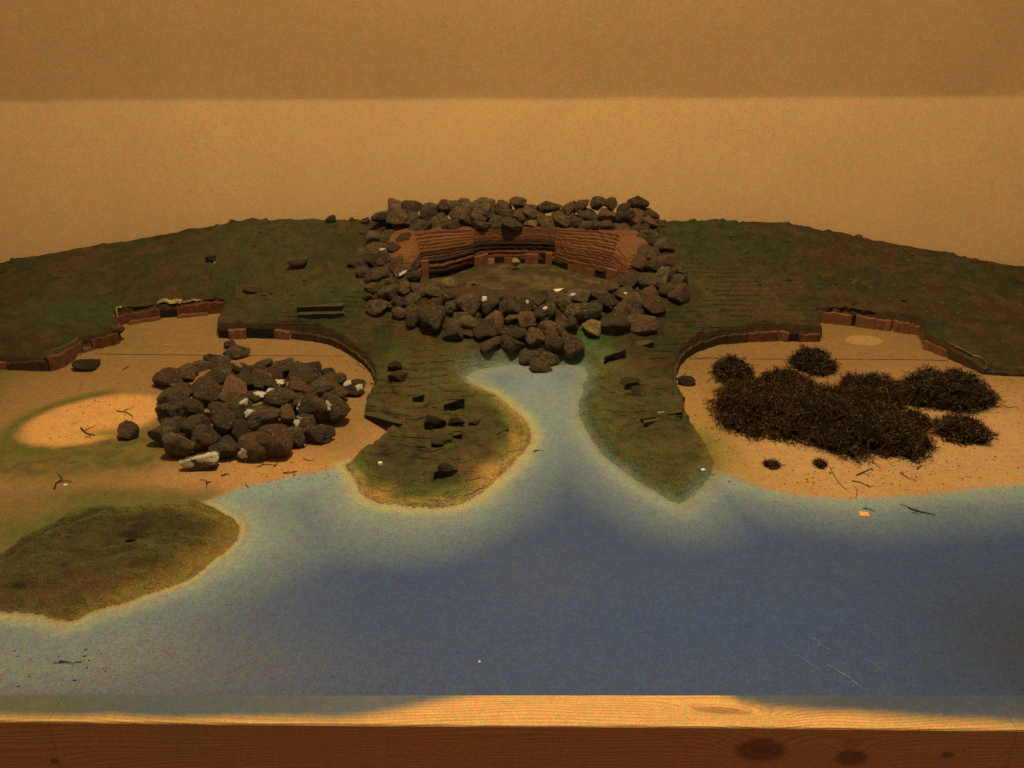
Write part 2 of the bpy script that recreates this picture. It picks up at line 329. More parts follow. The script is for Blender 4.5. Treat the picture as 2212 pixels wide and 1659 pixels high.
def hit(x, y, extra=None, Y0=1.0):
    d = ray(x, y); Ys = np.arange(Y0, 2.12, 0.003); t = Ys/d[1]; Xs = d[0]*t; Zs = CH+d[2]*t
    H = height(Xs, Ys)
    if extra is not None: H = H+extra(Xs, Ys)
    k = np.where(Zs <= H)[0]
    k = k[0] if len(k) else len(Ys)-1
    return np.array([Xs[k], Ys[k], max(Zs[k], H[k])])
def hz(X, Y): return float(height(np.array([X]), np.array([Y]))[0])

# ------------------------------------------------------------ paint of the relief: pigment, with some light and shade in the colours
def pblob(X, Y, x, y, rx, ry, z=0.0):
    c = P(x, y, z); ex = wsize(rx, c); e1 = P(x, y-ry, z)[1]-c[1]
    return np.exp(-(((X-c[0])/ex)**2+((Y-c[1])/e1)**2))
def lerp(a, b, t): return a+(np.asarray(b)-a)*t[..., None]  # b: one colour or a field of colours
def paint(X, Y, f=None):
    if f is None: f = fields(X, Y)
    n1 = fbm(X, Y, 10, 51); n2 = fbm(X, Y, 28, 61); n3 = fbm(X, Y, 70, 77, 3)
    dw = sdf(X+0.008*(n2-.5), Y+0.008*(n1-.5), water)
    col = np.zeros(X.shape+(3,)); col[:] = alb(180, 124, 62)                    # sand
    col = lerp(col, alb(158, 104, 44), smooth(0.35, 0.65, n1)*0.55)
    far = smooth(1.35, 1.65, Y); col = lerp(col, alb(132, 90, 43), far*0.9)
    col = lerp(col, alb(140, 98, 48), smooth(-.1, -.35, X)*smooth(1.1, 1.3, Y)*.8)
    col = lerp(col, alb(182, 130, 70), np.clip(pblob(X, Y, 1850, 1000, 330, 70)+pblob(X, Y, 2150, 940, 160, 120), 0, 1)*.85)
    col = lerp(col, alb(184, 122, 58), np.clip(pblob(X, Y, 600, 1010, 230, 50), 0, 1)*.8)
    ol = lerp(np.zeros(X.shape+(3,))+alb(112, 86, 32), alb(84, 74, 28), smooth(.4, .62, n3)*.7+smooth(.45, .6, n2)*.3)
    leftz = np.clip(pblob(X, Y, 130, 985, 200, 45)*1.7+pblob(X, Y, 0, 1150, 380, 40)*1.0+pblob(X, Y, 250, 1075, 170, 22)+pblob(X, Y, 345, 940, 45, 50)+pblob(X, Y, -150, 900, 120, 200), 0, 1)
    col = lerp(col, alb(118, 86, 42), np.clip(pblob(X, Y, 60, 1100, 330, 60)*1.3, 0, 1)*.8)
    col = lerp(col, alb(146, 100, 48), np.clip(pblob(X, Y, 770, 920, 70, 50)+pblob(X, Y, 700, 960, 60, 20)*.5, 0, 1)*.8)
    col = lerp(col, ol, leftz*smooth(0.2, 0.5, n2+0.2)*.95)
    ec = P(205, 905); ex, ey = wsize(130, ec), P(205, 855)[1]-ec[1]
    er = np.sqrt(((X-ec[0])/ex)**2+((Y-ec[1]-0.25*(X-ec[0]))/ey)**2)             # bare orange oval
    col = lerp(col, alb(92, 82, 22), np.exp(-((er-1.22)/0.16)**2)*smooth(0.1, -0.3, (X-ec[0])/ex)*.9)
    col = lerp(col, alb(204, 138, 64), smooth(1.16, 0.88, er+.1*(n3-.5)))
    col = lerp(col, alb(104, 92, 24), np.clip(pblob(X, Y, 240, 935, 45, 9), 0, 1)*.8)
    col = lerp(col, alb(124, 96, 40), np.clip(pblob(X, Y, 280, 748, 60, 14)+pblob(X, Y, 1560, 830, 60, 90)*.7+pblob(X, Y, 1860, 730, 190, 25)*.4+pblob(X, Y, 760, 880, 50, 80)*.5, 0, 1)*.8)
    col = lerp(col, alb(172, 122, 56), smooth(1.2, 0.9, np.sqrt(((X-PF(1866, 735)[0])/0.034)**2+((Y-PF(1866, 735)[1])/0.020)**2))*.8)
    col = lerp(col, alb(120, 100, 32), np.clip(pblob(X, Y, 1530, 960, 60, 60), 0, 1)*.9)
    # water
    wc = np.zeros_like(col); wc[:] = alb(55, 69, 88)
    wc = lerp(wc, alb(50, 68, 94), np.clip(pblob(X, Y, 1550, 1350, 420, 60)+pblob(X, Y, 900, 1250, 260, 60)*.5, 0, 1)*.8)
    wc = lerp(wc, alb(80, 79, 80), np.clip(pblob(X, Y, 500, 1450, 350, 70)+pblob(X, Y, 1150, 1250, 120, 80)*.4, 0, 1)*.7)
    wc = lerp(wc, alb(50, 52, 52), np.clip(pblob(X, Y, 2280, 1400, 260, 160), 0, 1)*.8)  # dim light of the near right corner, painted into the water colour
    wc = lerp(wc, alb(150, 132, 92), np.clip(pblob(X, Y, -40, 1420, 260, 65)+pblob(X, Y, 80, 1370, 180, 20)*.6, 0, 1)*.85)
    wc = lerp(wc, alb(112, 106, 92), smooth(-.12, -.55, X)*smooth(1.12, .95, Y)*.75)
    wc = lerp(wc, alb(138, 122, 88), np.clip(pblob(X, Y, 30, 1400, 300, 55), 0, 1)*.6)
    ds = (dw+0.03*(n1-.5))/(1+.8*smooth(.02, -.15, X)*smooth(.9, 1.05, Y))
    wc = lerp(wc, alb(106, 112, 98), (1-smooth(0.02, 0.135, ds))*.95)
    wc = lerp(wc, alb(134, 134, 104), (1-smooth(0.0, 0.05, ds))*.85)
    dsl = seg_dist(X, Y, [P(*p)[:2] for p in [(446,1084),(480,1068),(513,1056),(570,1042),(624,1030),(690,1018),(745,1006)]], False)
    wc = lerp(wc, alb(122, 136, 112), np.exp(-(dsl/0.05)**2)*.6)
    wc = lerp(wc, alb(128, 134, 112), np.clip(pblob(X, Y, 1150, 830, 60, 60)+pblob(X, Y, 1200, 900, 40, 80)*.6, 0, 1)*.8)
    # front strip of the board
    wc = lerp(wc, alb(78, 80, 66), (smooth(0.765, 0.735, Y))*smooth(-.2, -.45, X)*.7)
    rl_ = smooth(.10, .03, X)*smooth(1.62, 1.45, Y); nr_ = np.exp(-(seg_dist(X, Y, [P(*p)[:2] for p in lake_edge], False)/.06)**2)
    col = lerp(col, wc, smooth(-0.010-.05*nr_*(1-rl_), 0.012-.02*nr_*(1-rl_), dw))
    lakeP = [P(*p)[:2] for p in lake_edge]; dsh = seg_dist(X, Y, lakeP, False)
    rimL = smooth(.10, .03, X)*smooth(1.62, 1.45, Y); near = np.exp(-(dsh/.06)**2)
    soft = (.006+.020*smooth(1.44, 1.55, Y)+.007*(1-rimL))*near+.022*smooth(.2, .26, X)*smooth(.5, .4, X)*smooth(1.38, 1.30, Y)
    # yellow-green spray fringe around the headlands
    dpl = np.where(f['dl'] > f['db'], f['dl'], f['db'])
    rimW = np.maximum(rimL, .22)
    fr = np.exp(-((dpl+0.006)/0.014)**2)*smooth(-0.03, -0.008, dw)*smooth(1.75, 1.6, Y)*smooth(.6, .4, X)*rimW
    col = lerp(col, alb(168, 148, 84), fr*.75)
    # land
    lc = np.zeros_like(col); lc[:] = alb(73, 49, 20)
    lc = lerp(lc, alb(56, 54, 21), smooth(0.42, 0.6, n1)*.85); lc = lerp(lc, alb(64, 62, 24), np.clip(pblob(X, Y, 600, 560, 260, 60, .08)+pblob(X, Y, 1520, 540, 120, 50, .1), 0, 1)*.6)
    lc = lerp(lc, alb(92, 62, 26), smooth(0.5, 0.68, n2)*.6)
    lc = lerp(lc, alb(48, 38, 18), smooth(0.55, 0.75, n3)*.55)
    for (x, y, rx, ry, z, c, s) in [(170,690,120,26,.03,(58,72,22),.8),(200,560,120,40,.08,(88,68,28),.4),(560,540,150,40,.1,(84,72,28),.5),(700,640,160,25,.06,(84,76,28),.6),(700,670,60,16,.05,(44,58,20),.7),
        (1280,770,50,28,.02,(56,84,26),.9),(1255,762,36,20,.02,(70,110,34),.6),(1500,520,70,40,.12,(52,58,22),.7),(2000,760,150,40,.04,(58,62,20),.8),(850,780,26,26,.02,(50,84,24),.7),(900,770,90,30,.03,(96,80,30),.5),(990,780,60,25,.02,(100,84,34),.6),
        (1450,1040,70,40,.01,(36,66,32),.95),(1300,900,40,60,.01,(84,92,40),.7),(1350,1010,60,30,.01,(60,74,36),.6),(1120,790,90,20,.0,(110,112,64),.7),(960,830,60,20,.01,(116,118,50),.5),(880,1050,110,24,.01,(72,92,32),.7),(1090,960,30,50,.01,(112,108,40),.6),(1280,860,26,60,.01,(70,92,50),.7),(1330,990,60,20,.01,(60,88,50),.7),(1440,1060,50,18,.01,(48,86,50),.7),(1290,780,40,16,.01,(80,104,52),.6),(1390,960,60,40,.01,(60,64,26),.8),(1465,1085,16,10,.0,(20,84,46),.9),(1430,980,80,40,.01,(104,88,28),.5),(1340,860,60,50,.01,(92,76,30),.7),(1290,800,60,25,.01,(120,100,46),.7),(1590,650,140,30,.05,(90,68,28),.6),
        (880,890,60,26,.02,(98,74,34),.6),(1010,880,60,60,.01,(100,84,32),.5),(900,1000,120,35,.01,(62,50,24),.8)]:
        lc = lerp(lc, alb(*c), np.clip(pblob(X, Y, x, y, rx, ry, z)*s, 0, 1))
    hw = smooth(1.60, 1.50, Y)*smooth(1.0, 1.1, Y)
    lc = lerp(lc, alb(96, 74, 33), hw*smooth(.3, .6, n2)*.65); lc = lerp(lc, alb(86, 80, 34), hw*smooth(.4, .6, n3)*.5)
    # headlands: dark core, ochre then cream rim by distance from the shore
    rimw = 0.036+0.04*(n1-.5)
    pen = smooth(1.72, 1.55, Y)
    lc = lerp(lc, alb(106, 100, 38), (1-smooth(rimw*.5, rimw*1.5, dsh))*pen*.85*(.35+.65*rimL))
    lc = lerp(lc, alb(152, 122, 52), (1-smooth(0.006, 0.040, dsh+.02*(n2-.5)))*pen*.7*rimL*smooth(-.12, -.03, X))
    lc = lerp(lc, alb(172, 136, 62), (1-smooth(0.003, 0.017, dsh+.01*(n2-.5)))*pen*.85*rimL)
    lc = lerp(lc, alb(140, 112, 60), (1-smooth(0.0, 0.008, dsh))*pen*.6*rimL)
    lc = lerp(lc, alb(206, 140, 62), np.clip(pblob(X, Y, 1062, 1035, 40, 22)+pblob(X, Y, 810, 1072, 40, 12)+pblob(X, Y, 1112, 960, 14, 40)*.7, 0, 1)*.7)
    lc = lerp(lc, alb(96, 104, 66), (1-smooth(0.0, 0.020, dsh+.012*(n2-.5)))*pen*(1-rimL)*.45)
    # crater: earth floor
    cw = smooth(0, 0.006, f['dc']); cf = lerp(np.zeros_like(col)+alb(80, 60, 29), alb(104, 80, 40), smooth(0.45, 0.6, n2)); cf = lerp(cf, alb(70, 50, 26), smooth(.5, .65, n3)*.5)
    lc = lerp(lc, cf, cw)
    lc = lerp(lc, alb(82, 60, 32), np.exp(-((f['dc']+0.02)/0.035)**2)*(1-cw)*.8)
    # cliff faces
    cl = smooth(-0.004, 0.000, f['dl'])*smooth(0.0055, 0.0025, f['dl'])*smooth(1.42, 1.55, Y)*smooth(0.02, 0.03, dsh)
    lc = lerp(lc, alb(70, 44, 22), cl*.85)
    col = lerp(col, lc, smooth(-0.003-soft, 0.002+soft*1.2, f['dl']+soft*(n2-.5)))
    onl = smooth(-.002, .003, f['dl']); col = col*(1+.36*onl[..., None])
    # left headland
    db = f['db']; bc = np.zeros_like(col); bc[:] = alb(98, 76, 33)
    bc = lerp(bc, alb(66, 62, 24), np.clip(pblob(X, Y, 300, 1130, 220, 45), 0, 1)*.9); bc = lerp(bc, alb(66, 48, 22), smooth(.45, .65, n2)*.6); bc = lerp(bc, alb(104, 92, 38), smooth(.62, .8, 1-np.abs(2*fbm(X*.5, Y*1.6, 34, 301, 3)-1))*.45); bc = lerp(bc, alb(108, 72, 34), np.clip(pblob(X, Y, 200, 1290, 220, 35), 0, 1)*.7)
    bc = lerp(bc, alb(104, 90, 34), smooth(0.7, .9, fbm(X, Y*2, 25, 91))*.6)
    cr_ = np.zeros(X.shape); mk = (db > -.02) & (Y < 1.35)
    if mk.any(): cr_[mk] = np.max([a*np.exp(-(c/.003)**2) for a, c in zip((1, .8, .8, .5, .4), crest_field(X[mk], Y[mk]))], axis=0)
    bc = lerp(bc, alb(124, 112, 50), cr_*.8); bc = lerp(bc, alb(44, 34, 16), np.clip(pblob(X, Y, 290, 1168, 22, 7)+pblob(X, Y, 170, 1200, 30, 8)*.8+pblob(X, Y, 142, 1232, 14, 5)+pblob(X, Y, 50, 1272, 26, 9), 0, 1)*.8)  # highlights painted along the crests, then dark spots at the lumps
    sh = np.exp(-(np.maximum(db+.010*(n2-.5), 0)/0.034)**2)
    bc = lerp(bc, alb(172, 130, 52), sh*smooth(1.10, 1.02, Y-0.35*X-0.22)*smooth(-0.62, -0.40, X)*.9)
    bc = lerp(bc, alb(104, 94, 34), np.exp(-((db-.008)/.008)**2)*smooth(1.02, 1.10, Y+.06*X)*.8)
    col = lerp(col, alb(92, 84, 34), np.exp(-((db+.012)/.03)**2)*smooth(.002, -.01, dw)*.8)
    col = lerp(col, bc, smooth(-0.011, 0.012, db+.014*(n2-.5)+.012*(n3-.5)))
    col = lerp(col, alb(112, 118, 104), np.exp(-((db+.012)/.006)**2)*smooth(0.0, 0.01, dw)*smooth(-.62, -.4, X)*.5)
    st = np.clip(pblob(X, Y, 1600, 680, 160, 60, .05)+pblob(X, Y, 720, 700, 130, 40, .04)+pblob(X, Y, 900, 850, 160, 70, .02)+pblob(X, Y, 1400, 830, 130, 60, .02)+pblob(X, Y, 960, 980, 140, 70, .02)*.8, 0, 1)*smooth(0, .004, f['dl'])
    return np.clip(col, 0.004, .85), dw, st

# ------------------------------------------------------------ relief mesh
def axis(parts):
    a = [parts[0][0]]
    for s, e, st in parts:
        n = max(1, round((e-s)/st)); a += list(np.linspace(s, e, n+1)[1:])
    return np.array(a)
xs = axis([(-1.5, -.85, .006), (-.85, -.62, .003), (-.62, .62, .0019), (.62, .85, .003), (.85, 1.5, .006)])
ys = axis([(BY0, .86, .004), (.86, 1.0, .003), (1.0, 1.75, .0021), (1.75, BACK, .0028)])
GX, GY = np.meshgrid(xs, ys); F_ = fields(GX, GY); GZ = height(GX, GY, F_); COLR, DW, ST = paint(GX, GY, F_)
nx, ny = len(xs), len(ys)
cx = (GX[:-1, :-1]+GX[1:, 1:])/2; 
def cell(A): return (A[:-1, :-1]+A[1:, 1:]+A[1:, :-1]+A[:-1, 1:])/4
isl = cell(F_['dl']) > 0; isb = cell(F_['db']) > 0; isw = (cell(DW) > 0) & ~isl & ~isb
cls = np.where(isl, 0, np.where(isb, 1, np.where(isw, 2, 3)))
left = cx < 0
cls = np.where((cls == 3) & ~left, 4, cls)
idx = np.arange(nx*ny).reshape(ny, nx)
Q = np.stack([idx[:-1, :-1], idx[:-1, 1:], idx[1:, 1:], idx[1:, :-1]], -1).reshape(-1, 4)
VV = np.stack([GX, GY, GZ], -1).reshape(-1, 3); CC = COLR.reshape(-1, 3); SS = ST.reshape(-1)
def grid_part(name, k, mat, label):
    q = Q[cls.reshape(-1) == k]; u, inv = np.unique(q, return_inverse=True); inv = inv.reshape(-1)
    me = bpy.data.meshes.new(name); me.vertices.add(len(u)); me.vertices.foreach_set('co', VV[u].astype(np.float32).ravel())
    me.loops.add(len(inv)); me.loops.foreach_set('vertex_index', inv.astype(np.int32)); n = len(q)
    me.polygons.add(n); me.polygons.foreach_set('loop_start', np.arange(0, 4*n, 4, dtype=np.int32)); me.polygons.foreach_set('loop_total', np.full(n, 4, np.int32))
    me.polygons.foreach_set('use_smooth', np.ones(n, bool)); me.update(calc_edges=True)
    a = me.attributes.new('paint', 'FLOAT_COLOR', 'POINT'); a.data.foreach_set('color', np.c_[CC[u], np.ones(len(u))].astype(np.float32).ravel())
    b = me.attributes.new('strata', 'FLOAT', 'POINT'); b.data.foreach_set('value', SS[u].astype(np.float32))
    o = link(name, me, mat); tag(o, label, kind='structure'); return o
terrain = grid_part('terrain', 0, M['land'], 'olive brown painted hillside relief rising to the cream wall')
headland = grid_part('headland', 1, M['land'], 'low olive headland relief at the near left of the model')
water_o = grid_part('water', 2, M['water'], 'flat board sprayed blue as sea with pale shallows')
beach_l = grid_part('beach', 3, M['sand'], 'tan sand bay under the stone heap')
beach_r = grid_part('beach', 4, M['sand'], 'tan sand bay under the dried moss')

# ------------------------------------------------------------ wall behind, base of the model, battens
def gridsheet(name, A, B, C, n, m, mat, amp=0.0, kind='structure', label=None, parent=None):
    A, B, C = map(np.array, (A, B, C)); V = []; Fc = []
    nrm = np.cross(B-A, C-A); nrm = nrm/np.linalg.norm(nrm)
    for j in range(m+1):
        for i in range(n+1):
            p = A+(B-A)*i/n+(C-A)*j/m; V.append(p+nrm*amp*(mnoise.noise(Vector(p*3.0))+.4*mnoise.noise(Vector(p*9.0))))
    for j in range(m):
        for i in range(n): a = j*(n+1)+i; Fc.append((a, a+1, a+n+2, a+n+1))
    o = mesh_from(name, V, Fc, mat, parent, True); tag(o, label, kind=kind); return o
WY = 2.20
jl = PY(0, 216, WY); jr = PY(2212, 206, WY)
sl = (jr[2]-jl[2])/(jr[0]-jl[0]); zj = lambda X: jl[2]+sl*(X-jl[0])
# one wall: lower upright part, a rounded break, and an upper part leaning towards the room
prof = [(0.0, -1.0), (0.0, -0.35), (0.0, -0.10), (0.0, -0.022), (0.0, -0.010), (0.0, -0.004), (-0.001, 0.002), (-0.003, 0.010), (-0.006, 0.024)]
for k in range(1, 14): prof.append((-0.006-0.085*k*0.27, 0.024+0.085*k))
V = []; Fc = []; NXW = 90
for j, (dy, dz) in enumerate(prof):
    for i in range(NXW+1):
        X = -2.6+5.2*i/NXW
        r = 0.0025*mnoise.noise(Vector((X*3, dz*3, 1)))+0.0012*mnoise.noise(Vector((X*9, dz*9, 5)))
        V.append((X, WY+dy+r, zj(X)+dz+0.0025*mnoise.noise(Vector((X*5, 0, 9)))*(abs(dz) < .05)))
for j in range(len(prof)-1):
    for i in range(NXW): a = j*(NXW+1)+i; Fc.append((a, a+1, a+NXW+2, a+NXW+1))
wall = mesh_from('wall', V, Fc, M['wall'], None, True); tag(wall, 'cream plaster wall behind the model with leaning upper part', kind='structure')

# cut edge at the back and underside block of the relief
def backskirt():
    V = []; Fc = []; X = xs[::4]; z = height(X, np.full_like(X, BACK))
    for i, x in enumerate(X): V += [(x, BACK, z[i]), (x, BACK+.004, z[i]-.002), (x, BACK+.004, -.09)]
    for i in range(len(X)-1):
        a = i*3; Fc += [(a, a+3, a+4, a+1), (a+1, a+4, a+5, a+2)]
    return mesh_from('back_edge', V, Fc, M['green'], terrain)
backskirt()
# battens along the near edge
fl_, fr_ = P(0, 1563), P(2212, 1581)
def fy(X): return fl_[1]+(fr_[1]-fl_[1])*(X-fl_[0])/(fr_[0]-fl_[0])+0.0006*math.sin(X*9)
jx1 = P(152/1.4756, 1567)[0]; jx2 = P(3240/1.4756, 1580)[0]
def bz(x, y): 
    p = P(x, y); return p
def fz(x, y):                                  # z on the front face
    p = PY(x, y, FY0); return p
k1 = fz(1640, 1612); k2 = fz(1835, 1626); k3 = fz(2040, 1618); k4 = fz(115, 1650); k0 = P(1560, 1540)
M['wood'] = mat_wood([(k1[0], 0, k1[2], wsize(56, k1), wsize(34, k1), False), (k2[0], 0, k2[2], wsize(36, k2), wsize(24, k2), False), (k3[0], 0, k3[2], wsize(16, k3), wsize(8, k3), False), (k4[0], 0, k4[2], wsize(10, k4), wsize(8, k4), False), (k0[0], k0[1], 0, wsize(66, k0), wsize(11, k0), True)])
bare_front = [(-400, 8), (0, 7), (400, 6), (650, 8), (780, 13), (860, 24), (930, 42), (1000, 60), (1100, 80), (1480, 80), (1550, 66), (1600, 44), (1660, 33), (1760, 26), (1950, 20), (2060, 12), (2212, 6), (2600, 5)]
def batten(x0, x1, label):
    n = max(8, int((x1-x0)/.005)); X = np.linspace(x0+.0002, x1-.0002, n+1)
    m = 14; V = []; Fc = []; pm = []; 
    rows = []
    for j in range(m+1):
        t = j/m; rows.append(('t', t))
    zt = 0.0035; H = 0.10
    for j in range(m+4):
        for x in X:
            y0 = fy(x); r = 0.002
            if j <= m:
                t = j/m; y = BY0-0.0006+(y0+r-BY0)*t; V.append((x, y, zt-0.0005*t))
            elif j == m+1: V.append((x, y0+r*.3, zt-.0005-r*.3))
            elif j == m+2: V.append((x, y0, zt-.0005-r))
            else: V.append((x, y0, zt-H))
    c = len(X)
    for j in range(m+3):
        for i in range(c-1): a = j*c+i; Fc.append((a, a+c, a+c+1, a+1))
    # end caps and back
    base = len(V)
    for x in (X[0], X[-1]): V += [(x, BY0-.0006, zt-H)]
    for e, x in ((0, X[0]), (c-1, X[-1])):
        loop = [j*c+e for j in range(m+4)]+[base+(0 if e == 0 else 1)]
        Fc.append(tuple(loop if e else loop[::-1]))
    Fc.append((c-1, base+1, base, 0)) 
    o = mesh_from('batten', V, Fc, M['wood'], None, False)
    me = o.data; A = np.array([v.co[:] for v in me.vertices])
    px = (A[:, 0]/(A[:, 1]*math.cos(TH)+CH*math.sin(TH))*FPX+512)/S
    y0 = np.array([fy(a) for a in A[:, 0]]); yb = BY0
    w_ = np.interp(px, [p[0] for p in bare_front], [p[1] for p in bare_front])/62.0      # bare width as a share of the batten
    t = (A[:, 1]-y0)/(yb-y0)
    mask = smooth(-.22, .30, t-w_+.03*np.sin(px*.02)+.12*(fbm(A[:, 0], A[:, 1], 30, 5)-.5))*(A[:, 2] > 0.001)
    cc = np.zeros((len(A), 3))+alb(82, 84, 76); n1 = fbm(A[:, 0], A[:, 1], 12, 51)
    cc = lerp(cc, alb(112, 98, 44), smooth(.3, .0, t-w_)*.75); cc = lerp(cc, alb(98, 90, 50), smooth(.4, .6, n1)*smooth(-.35, -.5, A[:, 0])*.7)
    cc = lerp(cc, alb(60, 64, 72), smooth(.2, .4, A[:, 0])*smooth(.2, .7, t)*.7)
    cc = lerp(cc, alb(96, 92, 84), smooth(-.25, -.1, A[:, 0])*smooth(.2, .0, A[:, 0])*.7)
    at = me.attributes.new('paint', 'FLOAT_COLOR', 'POINT'); at.data.foreach_set('color', np.c_[cc, np.ones(len(A))].astype(np.float32).ravel())
    b = me.attributes.new('paintmask', 'FLOAT', 'POINT'); b.data.foreach_set('value', mask.astype(np.float32))
    tag(o, label, 'batten', 'pine battens edging the model'); return o
batten(-1.5, jx1, 'short pine batten end left of the slanting joint, mostly painted grey')
batten(jx1, jx2, 'long pine front batten with two dark knots and a bare golden stretch')
batten(jx2, 1.5, 'pine batten end right of the joint at the near right corner')
# panel under the relief
def boxm(name, x0, x1, y0, y1, z0, z1, mat, parent=None):
    V = [(x, y, z) for z in (z0, z1) for y in (y0, y1) for x in (x0, x1)]
    return mesh_from(name, V, [(0, 2, 3, 1), (4, 5, 7, 6), (0, 1, 5, 4), (2, 6, 7, 3), (0, 4, 6, 2), (1, 3, 7, 5)], mat, parent)
tag(boxm('base_board', -1.498, 1.498, BY0, BACK-.001, -.09, -.004, M['wood']), 'board carrying the relief behind the battens', kind='structure')

# ------------------------------------------------------------ strips: walls of the bays, ledges, seams
def strip(name, path, zb, zt, th, mat, parent, depth=.012, wav=0.0, seed=0, sub=6, back=0.0, topj=0.0):
    """upright slab following a plan path; zb/zt lists of bottom and top z; th thickness towards the bay"""
    pts = []; 
    for i in range(len(path)-1):
        for k in range(sub): pts.append((i+k/sub))
    pts.append(len(path)-1); V = []; Fc = []; P2 = []
    for s in pts:
        i = min(int(s), len(path)-2); t = s-i; p = np.array(path[i][:2])*(1-t)+np.array(path[i+1][:2])*t
        P2.append((p, zb[i]*(1-t)+zb[i+1]*t, zt[i]*(1-t)+zt[i+1]*t))
    for k, (p, b, t) in enumerate(P2):
        q = P2[min(k+1, len(P2)-1)][0]-P2[max(k-1, 0)][0]; q = q/(np.linalg.norm(q)+1e-9); n = np.array([q[1], -q[0]])
        r = random.Random(seed*991+k); jt = topj*(r.random()-.5)*2; jw = wav*(r.random()-.5)*2
        f = p+n*(th+jw); g = p-n*depth; ft = f-n*back
        V += [(f[0], f[1], b), (ft[0], ft[1], t+jt), (g[0], g[1], t+jt+.0005), (g[0], g[1], b)]
    for k in range(len(P2)-1):
        a = k*4
        for e in range(4): Fc.append((a+e, a+(e+1) % 4, a+4+(e+1) % 4, a+4+e))
    Fc.append((0, 3, 2, 1)); e = (len(P2)-1)*4; Fc.append((e, e+1, e+2, e+3))
    return mesh_from(name, V, Fc, mat, parent)
def baywall(name, pts, hts, mat, th=.004, label=None, **kw):
    """pts: photo points along the foot, hts wall heights in photo pixels"""
    fp = [PF(*p) for p in pts]; hh = [wsize(h*.9, f)/math.cos(TH) for h, f in zip(hts, fp)]
    o = strip(name, fp, [f[2]-.003 for f in fp], [f[2]+h for f, h in zip(fp, hh)], th, mat, terrain, **kw)
    if label: o['label'] = label
    return o
sd = 1
# left bay
for nm, pts, hts, mt, th, lb in [
  ('wall_panel', [(-120,800),(-30,797),(18,797)], [12,15,16], 'orange', .004, None),
  ('wall_panel', [(20,798),(62,800),(107,801)], [16,20,24], 'rim', .003, None),
  ('wall_panel', [(108,802),(133,794),(178,759)], [30,30,24], 'redwall', .004, None),
  ('wall_panel', [(201,754),(242,746),(258,740)], [20,24,28], 'redwall', .004, None),
  ('wall_panel', [(178,760),(201,754)], [8,4], 'orange', .006, None),
  ('wall_panel', [(253,703),(277,697)], [18,22], 'redwall', .004, None),
  ('wall_panel', [(279,697),(310,692),(347,686)], [20,20,20], 'redwall', .005, None),
  ('wall_panel', [(384,683),(430,678),(486,673)], [20,24,24], 'redwall', .005, None),
  ('plinth', [(279,699),(347,688)], [6,6], 'orange', .007, None),
  ('plinth', [(384,685),(450,678)], [5,5], 'orange', .007, None),
  ('opening', [(179,758),(200,753)], [21,20], 'dark', .001, None), ('opening', [(348,687),(383,684)], [16,17], 'dark', .001, None),
  ('block', [(496,731),(533,731)], [19,20], 'orange', .004, None),
  ('block', [(594,731),(626,733)], [18,18], 'orange', .003, None),
  ('opening', [(474,729),(494,730)], [17,18], 'dark', .002, None),
  ('opening', [(535,730),(592,731)], [24,22], 'dark', .001, None),
  ('lintel', [(540,712),(566,711)], [14,12], 'dark', .003, None),
  ('rim_strip', [(632,731),(672,736),(709,743),(735,753),(758,767),(778,780),(794,794),(806,808),(812,824)], [16,16,15,14,13,12,12,12,10], 'rim', .003, None),
  # right bay
  ('wall_panel', [(1762,695),(1800,698),(1838,703)], [24,25,24], 'orange', .004, None),
  ('wall_panel', [(1846,704),(1885,709),(1922,714)], [23,22,22], 'orange', .004, None),
  ('wall_panel', [(1928,715),(1955,719),(1984,723)], [22,22,20], 'orange', .004, None),
  ('opening', [(1838,703),(1846,704)], [22,22], 'dark', .001, None),
  ('wall_panel', [(1993,753),(2020,762),(2046,772)], [18,18,15], 'orange', .004, None),
  ('wall_panel', [(2048,774),(2090,792),(2127,809)], [24,20,12], 'rim', .003, None),
  ('wall_panel', [(2128,809),(2180,812),(2300,816)], [8,6,5], 'rim', .002, None),
  ('block', [(1680,735),(1702,737)], [21,19], 'orange', .004, None),
  ('block', [(1724,737),(1770,736)], [15,15], 'redwall', .004, None),
  ('opening', [(1703,737),(1723,737)], [16,16], 'dark', .002, None),
  ('block', [(1614,738),(1677,735)], [20,20], 'redwall', .004, None),
  ('block', [(1568,742),(1611,738)], [18,20], 'rim', .004, None),
  ('rim_strip', [(1475,869),(1459,849),(1455,829),(1458,809),(1466,791),(1480,775),(1505,759),(1535,749),(1566,741)], [12,13,15,17,18,19,19,18,18], 'rim', .003, None)]:
    sd += 1
    baywall(nm, pts, hts, M[mt], th, lb, wav=.0012, seed=sd, topj=.0018)
# coping slabs lying on the bay walls: pale torn edge
def lipline(pts, z, mat, name, wd=.006, t=.003, seed=3, jit=.002):
    r = random.Random(seed); p3 = [hit(x, y-1.5, Y0=1.55) for x, y in pts]; V = []; Fc = []; n = 0
    for i in range(len(p3)-1):
        for k in range(5):
            p = p3[i]*(1-k/5)+p3[i+1]*k/5; w2 = wd*(.6+r.random()*.8); y = p[1]+r.uniform(-jit, jit); zz = hz(p[0], p[1]+.008)
            V += [(p[0], y-w2*.5, zz+.0002), (p[0], y-w2*.4, zz+t*(.7+.6*r.random())), (p[0], y+w2*.6, zz+t*.6), (p[0], y+w2*.7, zz-.002)]; n += 1
    for i in range(n-1):
        a = i*4
        for e in range(4): Fc.append((a+e, a+4+e, a+4+(e+1) % 4, a+(e+1) % 4))
    Fc.append((0, 1, 2, 3)); a = (n-1)*4; Fc.append((a, a+3, a+2, a+1))
    return mesh_from(name, V, Fc, mat, terrain)
lipline([(343,661),(352,657),(380,657),(395,657)], .043, M['cream'], 'torn_edge', .014, .005, 5)
